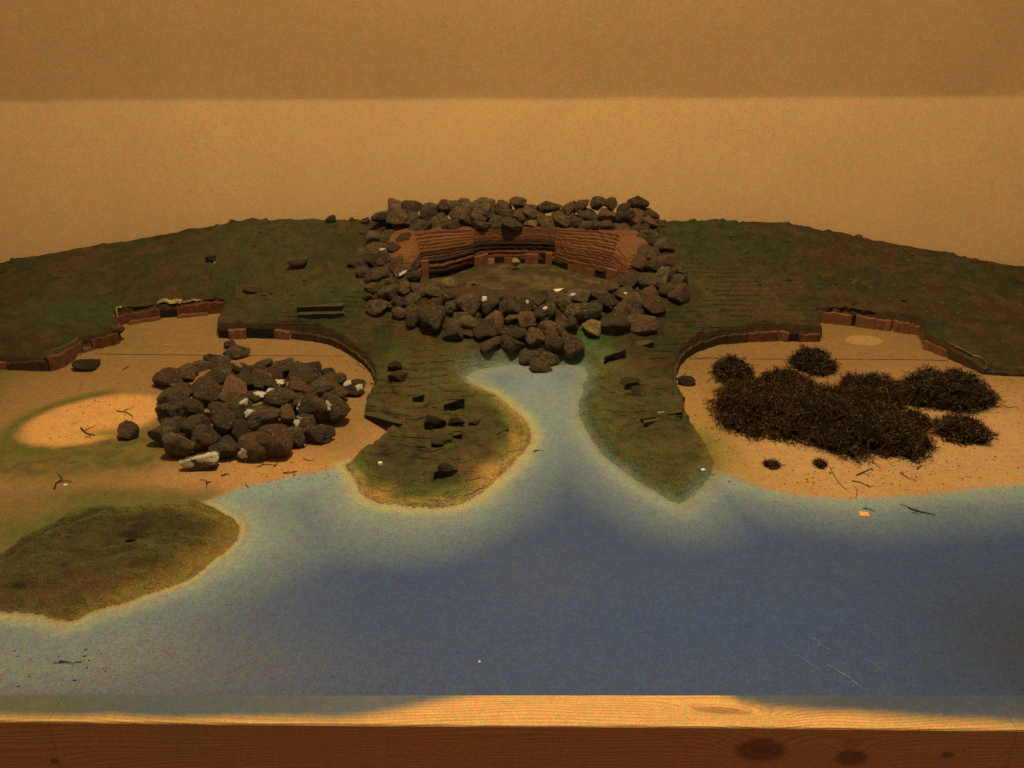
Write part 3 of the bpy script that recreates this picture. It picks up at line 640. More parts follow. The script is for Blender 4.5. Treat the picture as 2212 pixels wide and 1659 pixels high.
lipline([(395,657),(415,659),(440,655)], .043, M['cream'], 'torn_edge', .005, .003, 6)
lipline([(262,679),(276,676),(300,671),(340,664)], .041, M['rim'], 'torn_edge', .004, .0015, 7)
lipline([(246,689),(256,683),(268,680)], .041, M['cream'], 'torn_edge', .006, .003, 17)
lipline([(112,766),(140,750),(176,734)], .028, M['tan'], 'torn_edge', .002, .0012, 8)
lipline([(440,655),(474,649),(487,649)], .044, M['rim'], 'torn_edge', .006, .003, 9)
lipline([(1762,671),(1800,672),(1838,678),(1900,686)], .042, M['rim'], 'torn_edge', .003, .001, 10)
lipline([(2045,757),(2060,755),(2085,763),(2105,775),(2136,796)], .022, M['tan'], 'torn_edge', .004, .002, 11)
# seams between the boards
def flatline(name, pts, wd, mat, parent, lift=.0007, zf=None, kind=None):
    V = []; Fc = []; p3 = []
    for i in range(len(pts)-1):
        n = 8
        for k in range(n): p3.append((pts[i][0]*(1-k/n)+pts[i+1][0]*k/n, pts[i][1]*(1-k/n)+pts[i+1][1]*k/n))
    p3.append(pts[-1]); q = [PF(*p) for p in p3]
    for i, p in enumerate(q):
        a = q[max(i-1, 0)]; b = q[min(i+1, len(q)-1)]; d = (b-a)[:2]; d = d/np.linalg.norm(d); nn = np.array([-d[1], d[0]])*wd/2*(.5+.7*random.random())
        z = hz(p[0], p[1])+lift
        V += [(p[0]-nn[0], p[1]-nn[1], z), (p[0]+nn[0], p[1]+nn[1], z)]
    for i in range(len(q)-1): a = i*2; Fc.append((a, a+2, a+3, a+1))
    o = mesh_from(name, V, Fc, mat, parent)
    return o
flatline('seam', [(205,765),(400,767),(480,768)], .0028, M['seam'], beach_l)
flatline('seam', [(540,768),(700,769),(745,769)], .0014, M['seam'], beach_l)
flatline('seam', [(1500,776),(1560,775)], .0018, M['seam'], beach_r)
flatline('seam', [(1620,776),(1700,776)], .0018, M['seam'], beach_r)
flatline('seam', [(1800,776),(1950,777),(2045,779)], .0022, M['seam'], beach_r)
for pts, wd in [([(1724,1417),(1765,1445),(1782,1460)],.0012), ([(1787,1436),(1830,1462),(1868,1492)],.0017), ([(1760,1378),(1772,1395),(1794,1405)],.0011), ([(1846,1408),(1870,1425),(1902,1446)],.0012), ([(488,1308),(505,1304)],.002)]:
    flatline('scratch', pts, wd, M['scratch'], water_o, .0006)

# crater: stacked ledges around the far side
def cpath(L, Y0s): return [PY(745.5+.337*a, 406.6+.337*b, Y) for (a, b), Y in zip(L, Y0s)]
nl = 14; ZT = .149
foot = [CP(a, b) for a, b in CFOOT]; top = [CP(a, b, ZT) for a, b in CTOP]
for (i0, i1, nm) in [(0, 3, 'left'), (3, 8, 'mid'), (8, 12, 'right')]:
    for k in range(nl):
        z0 = CZ+.010+(ZT-CZ-.010)*k/nl; z1 = z0+(ZT-CZ-.010)/nl
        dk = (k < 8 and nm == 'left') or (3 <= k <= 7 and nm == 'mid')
        t = (k/(nl-1))**1.7*(.95) if nm != 'mid' else (k/(nl-1))**1.5
        wv = .0016*math.sin(k*2.1+i0)
        path = []
        for i in range(i0, i1+1):
            p = foot[i]*(1-t)+top[i]*t; out = (.003 if dk and k % 2 else -.003 if dk else 0)
            path.append((p[0], p[1]-out+wv+(.006 if nm == 'mid' and k > 1 else 0)))
        z1 -= (.0016 if dk else .0005)
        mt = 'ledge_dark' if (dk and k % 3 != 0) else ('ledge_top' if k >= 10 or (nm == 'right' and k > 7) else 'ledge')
        en = [(.62 if (i == 0 or i == 12) else 1) for i in range(i0, i1+1)]
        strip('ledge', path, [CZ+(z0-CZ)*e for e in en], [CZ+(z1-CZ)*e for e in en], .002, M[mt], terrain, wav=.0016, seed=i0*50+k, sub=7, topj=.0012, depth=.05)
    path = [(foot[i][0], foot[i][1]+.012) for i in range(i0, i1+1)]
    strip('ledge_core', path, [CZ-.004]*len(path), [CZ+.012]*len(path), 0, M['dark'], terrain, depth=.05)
def cblock(a0, a1, b0, b1, mat, name, prd=.004):   # block or opening at the foot of the ledges
    am = (a0+a1)/2; pf = np.array([(a, ) for a, _ in CFOOT]).ravel(); xa = [p[0] for p in foot]; ya = [p[1] for p in foot]
    X0 = CP(a0, b1)[0]; X1 = CP(a1, b1)[0]; Y0 = np.interp(X0, xa, ya)-prd; Y1 = np.interp(X1, xa, ya)-prd
    zt = PY(745.5+.337*am, 406.6+.337*b0, (Y0+Y1)/2)[2]
    V = [(X0, Y0, CZ-.003), (X1, Y1, CZ-.003), (X1, Y1+.014, CZ-.003), (X0, Y0+.014, CZ-.003), (X0, Y0, zt), (X1, Y1, zt), (X1, Y1+.014, zt), (X0, Y0+.014, zt)]
    mesh_from(name, V, [(3, 2, 1, 0), (4, 5, 6, 7), (0, 1, 5, 4), (1, 2, 6, 5), (2, 3, 7, 6), (3, 0, 4, 7)], M[mat], terrain)
for a0, a1, b0, b1, mt, nm in [(500,540,470,570,'orange','block'),(542,700,540,572,'dark','opening'),(832,915,435,487,'orange','block'),(917,958,450,482,'tan','block'),(960,1018,444,474,'dark','opening'),
    (1020,1075,445,486,'orange','block'),(1115,1150,446,478,'dark','opening'),(1152,1238,425,486,'orange','block'),(1240,1282,418,466,'dark','opening'),(1284,1325,420,482,'orange','block'),(1345,1425,484,528,'dark','opening'),
    (1432,1600,505,560,'orange','block'),(1602,1672,525,578,'dark','opening'),(1674,1740,525,592,'orange','block')]:
    cblock(a0, a1, b0, b1, mt, nm, .002 if mt == 'dark' else .005)

# ------------------------------------------------------------ outcrop blocks on the headlands
def wedge(name, quad, mat, depth, z=None, rough=.0015, seed=1, lab=None, parent=None):
    """quad: front face in the photo (bl, br, tr, tl); goes back by depth, its top sinking into the slope"""
    r = random.Random(seed); b = hit(*quad[0]); b2 = hit(*quad[1]); Y = min(b[1], b2[1])+.001
    pts = [PY(x, y, Yk) for (x, y), Yk in zip(quad, (b[1], b2[1], b2[1], b[1]))]
    V = [tuple(p) for p in pts]; V = [(v[0], v[1]-.003, v[2]) for v in V]; V[0] = (V[0][0], V[0][1], V[0][2]-.004); V[1] = (V[1][0], V[1][1], V[1][2]-.004)
    for i, dy in ((0, depth), (1, depth), (2, depth), (3, depth)):
        p = pts[i]; V.append((p[0]*1.0, p[1]+dy, (p[2]-.004) if i < 2 else max(hz(p[0], p[1]+dy)-.001, p[2]-.012)))
    bm = bmesh.new(); vs = [bm.verts.new(v) for v in V]
    for f in [(0,1,2,3),(4,7,6,5),(0,4,5,1),(1,5,6,2),(2,6,7,3),(3,7,4,0)]: bm.faces.new([vs[i] for i in f])
    bmesh.ops.subdivide_edges(bm, edges=bm.edges[:], cuts=4, use_grid_fill=True)
    for v in bm.verts:
        q = v.co*120; v.co += Vector((mnoise.noise(q), mnoise.noise(q+Vector((9, 3, 1))), mnoise.noise(q+Vector((1, 7, 5)))))*rough
    bmesh.ops.recalc_face_normals(bm, faces=bm.faces[:])
    bm.normal_update()
    for f in bm.faces: f.material_index = 0 if f.normal.y < -.55 else 1  # camera-side faces take the painted shade colour, the rest stay green
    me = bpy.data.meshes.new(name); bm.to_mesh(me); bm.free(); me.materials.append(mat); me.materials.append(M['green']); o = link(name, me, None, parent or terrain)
    if lab: o['label'] = lab
    return o
wedge('outcrop', [(958,884),(1003,882),(1003,858),(960,872)], M['shade_front'], .016, seed=1)
wedge('outcrop', [(890,866),(913,868),(915,850),(892,858)], M['shade_front'], .02, seed=2)
wedge('outcrop', [(937,1037),(992,1019),(988,1012),(938,1018)], M['shade_front'], .012, seed=3)
wedge('outcrop', [(1303,787),(1352,772),(1352,755),(1308,768)], M['shade_front'], .02, seed=4)
wedge('outcrop', [(1369,754),(1412,750),(1412,737),(1375,750)], M['shade_front'], .02, seed=5)
wedge('step_bar', [(1398,922),(1472,904),(1472,896),(1390,912)], M['shade_front'], .02, rough=.0004, seed=6)
wedge('step_bar', [(1388,914),(1472,900),(1474,888),(1384,903)], M['shade_front'], .03, rough=.0004, seed=7)
wedge('step_bar', [(790,902),(866,922),(866,914),(787,894)], M['shade_front'], .02, rough=.0004, seed=8)
wedge('outcrop', [(644,684),(750,682),(742,676),(644,678)], M['shade_front'], .02, rough=.0008, seed=9)  # dark bar added as the shade under the ledge slab
wedge('outcrop', [(642,675),(740,675),(740,660),(642,662)], M['shade_front'], .03, rough=.0012, seed=10)
wedge('outcrop', [(1072,940),(1100,930),(1098,926),(1074,934)], M['shade_front'], .01, seed=11)
wedge('outcrop', [(975,945),(998,948),(998,936),(978,938)], M['shade_front'], .01, seed=12)
wedge('outcrop', [(1345,842),(1378,838),(1380,824),(1352,826)], M['shade_front'], .02, seed=13)
wedge('outcrop', [(268,1172),(300,1168),(292,1162),(276,1164)], M['shade_front'], .008, seed=14, parent=headland)
wedge('outcrop', [(138,1236),(152,1234),(150,1228),(140,1230)], M['shade_front'], .02, seed=15, parent=headland)
wedge('outcrop', [(36,1282),(64,1276),(60,1268),(40,1272)], M['shade_front'], .03, seed=16, parent=headland)

# ------------------------------------------------------------ rocks
def rock_verts(seed, sub=4, facets=12, lump=0.095):
    r = np.random.default_rng(seed); bm = bmesh.new(); bmesh.ops.create_icosphere(bm, subdivisions=sub, radius=1)
    D = np.array([v.co[:] for v in bm.verts]); D /= np.linalg.norm(D, axis=1)[:, None]
    N = r.normal(size=(facets, 3)); N /= np.linalg.norm(N, axis=1)[:, None]; dist = r.uniform(.55, .95, facets)
    c = D@N.T; rr = np.where(c > 0.05, dist/np.maximum(c, .05), 9.0); k = 30.0
    rad = -np.log(np.exp(-k*np.minimum(rr, 1.25)).sum(1)+np.exp(-k*1.12))/k
    off = Vector(r.uniform(-9, 9, 3))
    nz = np.array([mnoise.fractal(Vector(d*1.8)+off, 0.6, 2.2, 5)+.35*abs(mnoise.noise(Vector(d*4)+off)) for d in D])
    rad = rad*(1+lump*nz); V = D*rad[:, None]
    V /= np.abs(V).max(0)[None, :]
    for v, q in zip(bm.verts, V): v.co = q
    return bm
shapes = []
for i in range(28):
    bm = rock_verts(100+i, 3 if i >= 24 else 4); me = bpy.data.meshes.new('rock'); bm.to_mesh(me); bm.free()
    me.polygons.foreach_set('use_smooth', [True]*len(me.polygons)); me.materials.append(M['rock']); shapes.append(me)
def variant(i, mat):
    me = shapes[i].copy(); me.materials.clear(); me.materials.append(mat); return me
tan_shapes = [variant(i, M['rock_tan']) for i in (2, 9, 15)]; green_shapes = [variant(i, M['rock_green']) for i in (4, 11)]
def patch_on(o, direction, size, seed, mat, name='plaster_patch'):
    """irregular plaster left on the side of a stone: the stone's own skin lifted a little"""
    me = o.data; d = Vector(direction).normalized(); off = Vector((seed*3.1, seed*1.7, seed*.9))
    S3 = o.matrix_world if False else None
    bm = bmesh.new(); bm.from_mesh(me)
    rem = []
    for f in bm.faces:
        c = f.calc_center_median().normalized(); ang = math.acos(max(-1, min(1, c.dot(d))))
        lim = size*(1+.75*mnoise.noise(c*3.2+off)+.35*mnoise.noise(c*8+off))
        if ang > lim: rem.append(f)
    bmesh.ops.delete(bm, geom=rem, context='FACES')
    if not bm.faces: bm.free(); return
    bm.normal_update(); 
    ext = bmesh.ops.extrude_face_region(bm, geom=bm.faces[:])
    vs = [g for g in ext['geom'] if isinstance(g, bmesh.types.BMVert)]
    for v in vs: v.co *= 1.045+.02*mnoise.noise(v.co*5+off)
    m2 = bpy.data.meshes.new(name); bm.to_mesh(m2); bm.free(); m2.materials.append(mat)
    m2.polygons.foreach_set('use_smooth', [True]*len(m2.polygons)); p = bpy.data.objects.new(name, m2); COL.objects.link(p); p.parent = o
RG = random.Random(5)
def put_rock(loc, wm, dm, hm, label, group, mesh=None, rz=None, tilt=.35, cat='stone', name='stone', roll=None):
    me = mesh or RG.choice(shapes[:24]); o = bpy.data.objects.new(name, me); COL.objects.link(o); o.location = tuple(map(float, loc))
    o.rotation_euler = (RG.uniform(-tilt, tilt), roll if roll is not None else RG.uniform(-tilt, tilt), rz if rz is not None else RG.choice((0, math.pi))+RG.uniform(-.5, .5))
    o.scale = (wm*.59, dm*.57, hm*.60); tag(o, label, cat, group); return o
ORD = ['first','second','third','fourth','fifth','sixth','seventh','eighth','ninth','tenth','eleventh','twelfth','thirteenth','fourteenth','fifteenth','sixteenth','seventeenth','eighteenth','nineteenth','twentieth','twenty-first','twenty-second','twenty-third','twenty-fourth','twenty-fifth','twenty-sixth','twenty-seventh','twenty-eighth','twenty-ninth','thirtieth']
def adj(w_, h_, a0=95):
    s = 'large' if w_ > a0*1.35 else ('small' if w_ < a0*.85 else 'medium')
    sh = 'flat' if w_ > 1.7*h_ else ('upright' if h_ > 1.1*w_ else 'blocky')
    return s+' '+sh
rows = {
 'top row of far rim': (2.075, [(335,125,120,85),(430,125,115,80),(550,145,105,75),(650,122,115,92),(750,128,112,98),(890,132,155,84),(1010,128,95,70),(1105,97,98,64),(1185,128,75,40),(1290,127,135,78),(1430,142,112,92),(1515,112,98,55),(1615,107,105,84),(1700,107,88,78),(1790,132,84,68),(1865,97,118,84),(1950,165,100,56)]),
 'middle row of far rim': (2.058, [(240,178,115,66),(330,190,130,84),(430,200,115,92),(530,172,105,84),(610,212,125,92),(720,182,112,92),(790,208,76,92),(870,190,115,66),(960,215,125,74),(1040,172,122,84),(1120,168,84,72),(1185,160,84,46),(1185,210,92,72,'tan'),(1255,192,76,56),(1310,220,112,66,'tan'),(1400,202,122,92),(1480,216,122,92),(1560,192,122,100),(1690,182,124,92),(1790,182,104,92),(1860,192,104,84),(1940,212,112,62)]),
 'lowest row of far rim': (2.038, [(470,238,122,72),(690,240,115,64),(880,238,112,54),(1060,232,122,56),(1560,240,110,60),(1640,246,130,72),(1770,262,94,64)]),
 'left side of ring': (None, [(250,242,122,84),(370,252,105,90),(200,330,150,92,'tan'),(300,310,122,84),(385,335,105,90),(200,398,140,84,'gash'),(310,392,95,84),(90,470,112,100),(180,462,112,84),(255,452,94,90),(120,540,95,66),(212,562,122,110),(355,545,132,92,'white'),(440,572,84,74),(180,642,104,74),(290,682,132,110),(390,642,122,92),(472,652,104,104),(200,762,142,92),(342,742,94,84),(430,722,112,92),(350,802,94,84),(437,805,112,100),(437,865,84,84)]),
 'upper row of near rim': (None, [(570,660,112,92,'tan'),(655,612,92,62,'tan'),(740,622,62,44,'tan'),(830,618,50,34,'tan'),(665,702,122,112),(780,742,135,140),(690,772,94,84),(910,752,142,130),(1070,712,84,56),(1050,772,142,112),(1165,752,112,112),(1240,732,84,74),(1290,802,142,112),(1390,742,94,92),(1490,702,152,112),(1620,702,122,104),(1710,642,92,92),(1812,602,132,84),(1800,682,152,64),(1690,752,112,104),(1830,732,112,130)]),
 'middle row of near rim': (None, [(560,852,160,186),(690,892,112,84),(780,852,152,104),(700,932,132,84),(960,852,112,112),(1060,842,94,56,'tan'),(1160,852,122,112),(920,912,162,112),(1090,922,142,104),(800,922,104,64),(1520,802,215,142),(1440,882,122,104),(1300,912,122,142),(1380,902,84,112),(1590,902,132,92,'tan'),(1720,872,162,132),(1770,792,112,112),(1900,872,182,102),(1980,752,165,112),(1860,800,100,90)]),
 'lowest row of near rim': (None, [(920,1012,150,76),(1070,1007,142,112),(1210,972,132,132),(1340,1012,122,112),(1450,1012,132,142),(1180,1082,122,92),(1310,1097,112,74),(1245,1140,132,112)]),
 'right side of ring': (None, [(1960,250,130,74),(1890,272,112,84),(1930,322,130,104),(2040,362,112,84),(1930,422,130,112),(1880,482,94,112),(2060,472,142,104),(2120,502,84,92),(1950,502,112,92),(2030,582,112,150,'tan'),(1930,602,112,104),(2140,602,104,104),(1960,662,104,84),(2140,682,132,132),(2060,662,94,92)])}
GRP = 'crushed stones ringing the crater'
patched = []
for rn, (Yr, L) in rows.items():
    order = sorted(range(len(L)), key=lambda i: (L[i][0], L[i][1]))
    for rank, i in enumerate(order):
        it = L[i]; a, b, w_, h_ = it[:4]; fl = it[4] if len(it) > 4 else ''
        px, py = 745.5+.337*a, 406.6+.337*b; kk = 1.17 if Yr else 1.07; wp, hp = w_*.337*kk, h_*.337*kk
        if Yr: p = PY(px, py, Yr+RG.uniform(-.004, .004)); hm = wsize(hp, p)*.98; wm = wsize(wp, p); dm = wm*.85
        else:
            p = hit(px, py+hp*.12, Y0=1.5); wm = wsize(wp, p); hm = wsize(hp, p)*.92; dm = (wm+hm)/2*.95
            d = ray(px, py); d = d/np.linalg.norm(d); p = p-d*hm*.22+np.array([0, 0, hm*.10])
        colr = {'tan': 'pale tan', 'gash': 'brown pale-faced', 'white': 'brown white-chipped'}.get(fl, 'dark brown')
        lab = f"{colr} {adj(w_, h_, 105)} stone, {ORD[rank]} from left, {rn}"
        me = RG.choice(tan_shapes) if fl in ('tan', 'gash') and (w_ < 200) else None
        o = put_rock(p, wm, dm, hm, lab, GRP, me)
        if fl == 'white': patched.append((o, (.75, -.9, .35), .30, 3)); patched.append((o, (.3, -1, .1), .18, 4))
        if fl == 'gash': patched.append((o, (.9, -.7, .3), .28, 5))
        if (a, b) in ((910,752), (1290,802), (1490,702), (1165,752), (1800,682)): patched.append((o, (RG.uniform(-.6, .3), -.7, .8), .16, RG.randint(6, 60)))
FR = random.Random(77)
def filler(px, py, w_, side):
    p = hit(px, py, Y0=1.5); wm = wsize(w_, p); o = put_rock(p+np.array([0, 0, wm*.12]), wm, wm*.9, wm*.7, f'small dark stone wedged low between larger stones, {side} of ring', 'small stones filling the gaps of the ring')
for (x, y, rx, ry, n, side) in [(808, 520, 30, 45, 12, 'left side'), (822, 610, 34, 40, 10, 'lower left side'), (900, 680, 50, 22, 7, 'lower left front'), (1405, 520, 22, 45, 12, 'right side'), (1430, 590, 34, 40, 10, 'lower right side'), (1330, 670, 60, 25, 8, 'lower right front'), (1110, 650, 190, 14, 16, 'inner front edge'), (1140, 700, 110, 26, 14, 'front'), (1165, 750, 40, 20, 4, 'front tip')]:
    for _ in range(n): filler(x+FR.uniform(-rx, rx), y+FR.uniform(-ry, ry), FR.uniform(22, 33), side)
# left heap
cc = P(535, 900); YC = 1.405; XC = (535-1106)*S/FPX*(YC*math.cos(TH)+(CH-.02)*math.sin(TH)); YC += .015; RX, RY, RH = .185, .19, .060
def mound(X, Y):
    r = ((X-XC)/RX)**2+((Y-YC)/RY)**2; return RH*np.clip(1-r, 0, 1)
heap = [(390,405,200,130),(330,560,190,120),(620,425,200,120),(920,440,160,110),(1010,340,150,100),(1170,395,190,120),(1510,340,150,110),(350,610,200,120),(680,690,180,120),(1330,600,160,120),(1100,900,180,120),(640,280,150,80),(790,150,95,90),(830,232,215,105),(500,352,180,95,'tan'),(700,332,180,132),(870,325,125,90,'tanp'),(950,372,132,104),(1090,292,160,94),(1260,315,185,115),(1400,375,232,150),(1060,432,225,150),(250,472,245,185),(420,432,145,122),(590,502,232,230),(400,562,165,112),(820,502,225,184),(1200,482,184,114,'w1'),(1380,482,175,114),(1500,422,94,66),(1640,372,132,122,'green'),(1740,452,144,150),(1570,502,212,124),(760,612,225,124),(1020,592,185,94,'w2'),(1220,612,262,192,'w3'),(1450,662,172,172,'w4'),(1570,672,115,184),(1700,684,215,285,'w5'),(290,702,245,184),(460,692,150,184),(880,684,185,184,'w6'),(1060,772,284,204,'w7'),(1300,742,120,165,'tan'),(1450,822,204,192,'w8'),(490,842,262,182),(740,812,184,222),(210,902,222,140),(870,882,165,164),(560,962,204,222),(340,1052,245,212),(750,1042,162,182),(980,1022,245,264,'w9'),(1180,1022,265,284),(1350,932,175,174),(1570,942,232,142)]
WD = {'w1': ((.5,-.3,.9), .34), 'w2': ((.5,-.4,.9), .42), 'w3': ((-.6,-.2,1), .24), 'w4': ((-.95,-.5,.5), .38), 'w5': ((-.4,-.8,.7), .26), 'w6': ((.6,-.4,.9), .30), 'w7': ((-.7,-.5,.9), .26), 'w8': ((-.95,-.4,.6), .42), 'w9': ((-.6,-1,-.2), .30), 'tanp': ((.1,-.6,.9), .42)}
bands = [(0, 380, 'far row'), (380, 560, 'second row'), (560, 720, 'middle row'), (720, 900, 'fourth row'), (900, 2000, 'nearest row')]
cnt = {}
for b0, b1, bn in bands:
    L = sorted([h for h in heap if b0 <= h[1] < b1], key=lambda h: h[0])
    for rank, it in enumerate(L):
        a, b, w_, h_ = it[:4]; fl = it[4] if len(it) > 4 else ''
        px, py = 305+.2451*a, 711.6+.2451*b; wp, hp = w_*.2451*1.10, h_*.2451*1.10
        p = hit(px, py+hp*.1, mound, 1.15); wm = wsize(wp, p); hm = wsize(hp, p)*.9; dm = (wm+hm)/2*.9
        d = ray(px, py); d = d/np.linalg.norm(d)
        if mound(p[0], p[1]) < .012: p = p+np.array([0, 0, hm*.28])-d*hm*.1
        else: p = p-d*hm*.1
        colr = 'white-chipped dark' if fl.startswith('w') else {'tan': 'pale tan', 'green': 'mossy dark', 'tanp': 'tan-patched dark'}.get(fl, 'dark brown')
        me = RG.choice(tan_shapes) if fl == 'tan' else (green_shapes[0] if fl == 'green' else None)
        o = put_rock(p, wm, dm, hm, f"{colr} {adj(w_, h_, 170)} stone, {ORD[rank]} from left, {bn} of left heap", 'crushed stones heaped on the left sand bay', me)
        if fl in WD: patched.append((o, WD[fl][0], WD[fl][1], 20+rank+b0, fl))
for k in range(62):                             # stones deeper inside the heap
    an = RG.uniform(0, 2*math.pi); rr = math.sqrt(RG.random())*.86; X = XC+RX*rr*math.cos(an); Y = YC+RY*rr*math.sin(an)
    H = float(mound(X, Y)); s = RG.uniform(.030, .042)
    put_rock((X, Y, max(.010, H*.62)), s, s*.9, s*.7, 'dark stone mostly hidden beneath the upper stones of the left heap', 'stones deep inside the left heap')
# white-streaked long stone and the lone ones
p = P(305+.2451*560, 711.6+.2451*1165, .012); wm = wsize(88, p)
o = put_rock(p, wm, wm*.42, wsize(34, p), 'long dark stone with a broad white plaster streak, nearest of the left heap', 'crushed stones heaped on the left sand bay', shapes[3], 0.10, .05)
patched.append((o, (.65, -.45, .9), .60, 31)); patched.append((o, (-.15, -.5, .95), .42, 37)); patched.append((o, (-.95, -.75, .15), .34, 33))
p = P(305+.2451*1890, 711.6+.2451*515, .012); wm = wsize(48, p)
o = put_rock(p, wm, wm*.8, wsize(38, p), 'reddish brown stone with white spots lying alone right of the left heap', 'crushed stones heaped on the left sand bay', shapes[7], 0.0, .05)
patched.append((o, (-.55, -.5, .8), .30, 41)); patched.append((o, (.6, -.8, .5), .30, 42)); patched.append((o, (-.95, -.5, -.15), .24, 43))
def lone(x, y, w_, h_, lab, me=None, lift=.35, cat='stone', grp='loose stones on the model', Y0=1.0, rz=None):
    p = hit(x, y, Y0=Y0); wm = wsize(w_, p); hm = wsize(h_, p); return put_rock(p+np.array([0, 0, hm*lift]), wm, wm*.75, hm, lab, grp, me, rz, .12)
lone(195, 795, 62, 26, 'flat mossy stone lying by the left bay wall', green_shapes[0])
lone(280, 948, 46, 46, 'round dark stone standing at the right end of the bare orange oval', None)
lone(645, 573, 42, 24, 'brown stone on the hillside left of the ring', shapes[25]); lone(458, 566, 22, 18, 'small dark stone on the left hillside beside a pale fleck', green_shapes[1])
lone(551, 627, 44, 16, 'flat green stone on the left hillside above the bay wall', green_shapes[0], .2)
lone(1478, 829, 40, 20, 'dark mossy stone inside the rim of the right bay', green_shapes[1]); lone(258, 728, 26, 18, 'round reddish stone at the corner of the left bay wall', variant(5, M['redwall']))
lone(850, 800, 34, 24, 'dark mossy stone behind the middle headland beside a green patch', green_shapes[0]); lone(862, 822, 40, 26, 'rounded mossy stone with pale top behind the middle headland', green_shapes[1], .15)
lone(936, 922, 48, 42, 'dark red-brown rough lump on the middle headland', variant(6, M['lump']), .1); lone(985, 915, 34, 22, 'small brown lump right of the red-brown lump', variant(8, M['lump']), .1)
lone(953, 958, 44, 26, 'ochre lump below the red-brown lump on the middle headland', variant(12, M['ochre']), .05); lone(1026, 916, 26, 12, 'small dark green stone on the middle headland', green_shapes[1], .2)
lone(1362, 826, 40, 20, 'pale olive rounded stone on the right headland', variant(10, M['green']), .0); lone(1376, 848, 34, 22, 'olive lump on the right headland', variant(13, M['green']), .0)
lone(960, 1020, 34, 30, 'pointed olive cone above a dark hollow on the middle headland', variant(14, M['green']), .1)
for x, y, Yr, w_, h_, lb in [(713, 473, 2.11, 22, 13, 'small dark stone on the skyline left of the ring'), (1848, 515, 2.11, 26, 16, 'dark stone on the skyline right of the ring'), (180, 548, 2.11, 10, 6, 'tiny dark stone on the far left skyline')]:
    p = PY(x, y, Yr); put_rock(p, wsize(w_, p), wsize(w_, p)*.7, wsize(h_, p), lb, 'loose stones on the model', green_shapes[1])
p = hit(1114, 566, Y0=1.75); put_rock(PY(1114, 566, 1.955), .017, .016, .018, 'smooth round tan pebble against the far crater wall', 'loose stones on the model', variant(20, M['tan']), 0, 0, 'pebble', 'pebble')
for it in patched:
    o, d, sz, seed = it[:4]; tp = len(it) > 4 and it[4] == 'tanp'
    R = o.rotation_euler.to_matrix(); dl = R.transposed()@Vector(d); patch_on(o, dl, sz*1.3, seed, M['tan'] if tp else M['white'], 'tan_patch' if tp else 'plaster_patch')
# small pimples of the hillside
def chips(name, spots, mat, lab, kind='stuff', parent=None, smin=.0015, smax=.004, flat=.5, seed=1):
    r = random.Random(seed); V = []; Fc = []
    for X, Y in spots:
        z = hz(X, Y); s = r.uniform(smin, smax); n = len(V); a = r.random()*6
        ring = [(X+s*math.cos(a+k*1.57)*r.uniform(.6, 1.2), Y+s*math.sin(a+k*1.57)*r.uniform(.6, 1.2), z-.0003) for k in range(4)]
        V += ring+[(X+r.uniform(-.3, .3)*s, Y+r.uniform(-.3, .3)*s, z+s*flat)]
        Fc += [(n+k, n+(k+1) % 4, n+4) for k in range(4)]
    o = mesh_from(name, V, Fc, mat, parent); tag(o, lab, kind=kind); return o
r2 = random.Random(3); spots = []
while len(spots) < 900:
    X = r2.uniform(-1.2, 1.2); Y = r2.uniform(1.75, 2.10)
    if abs(X) < .36 and Y > 1.7: continue
    if X < 0 and r2.random() < .72: continue
    spots.append((X, Y))
sp = np.array(spots); ok = sdf(sp[:, 0], sp[:, 1], np.array(land)) > .02
chips('hillside_grit', [s for s, k in zip(spots, ok) if k], M['green'], 'dark grit glued on the hillside', smin=.0025, smax=.0065, flat=.45)

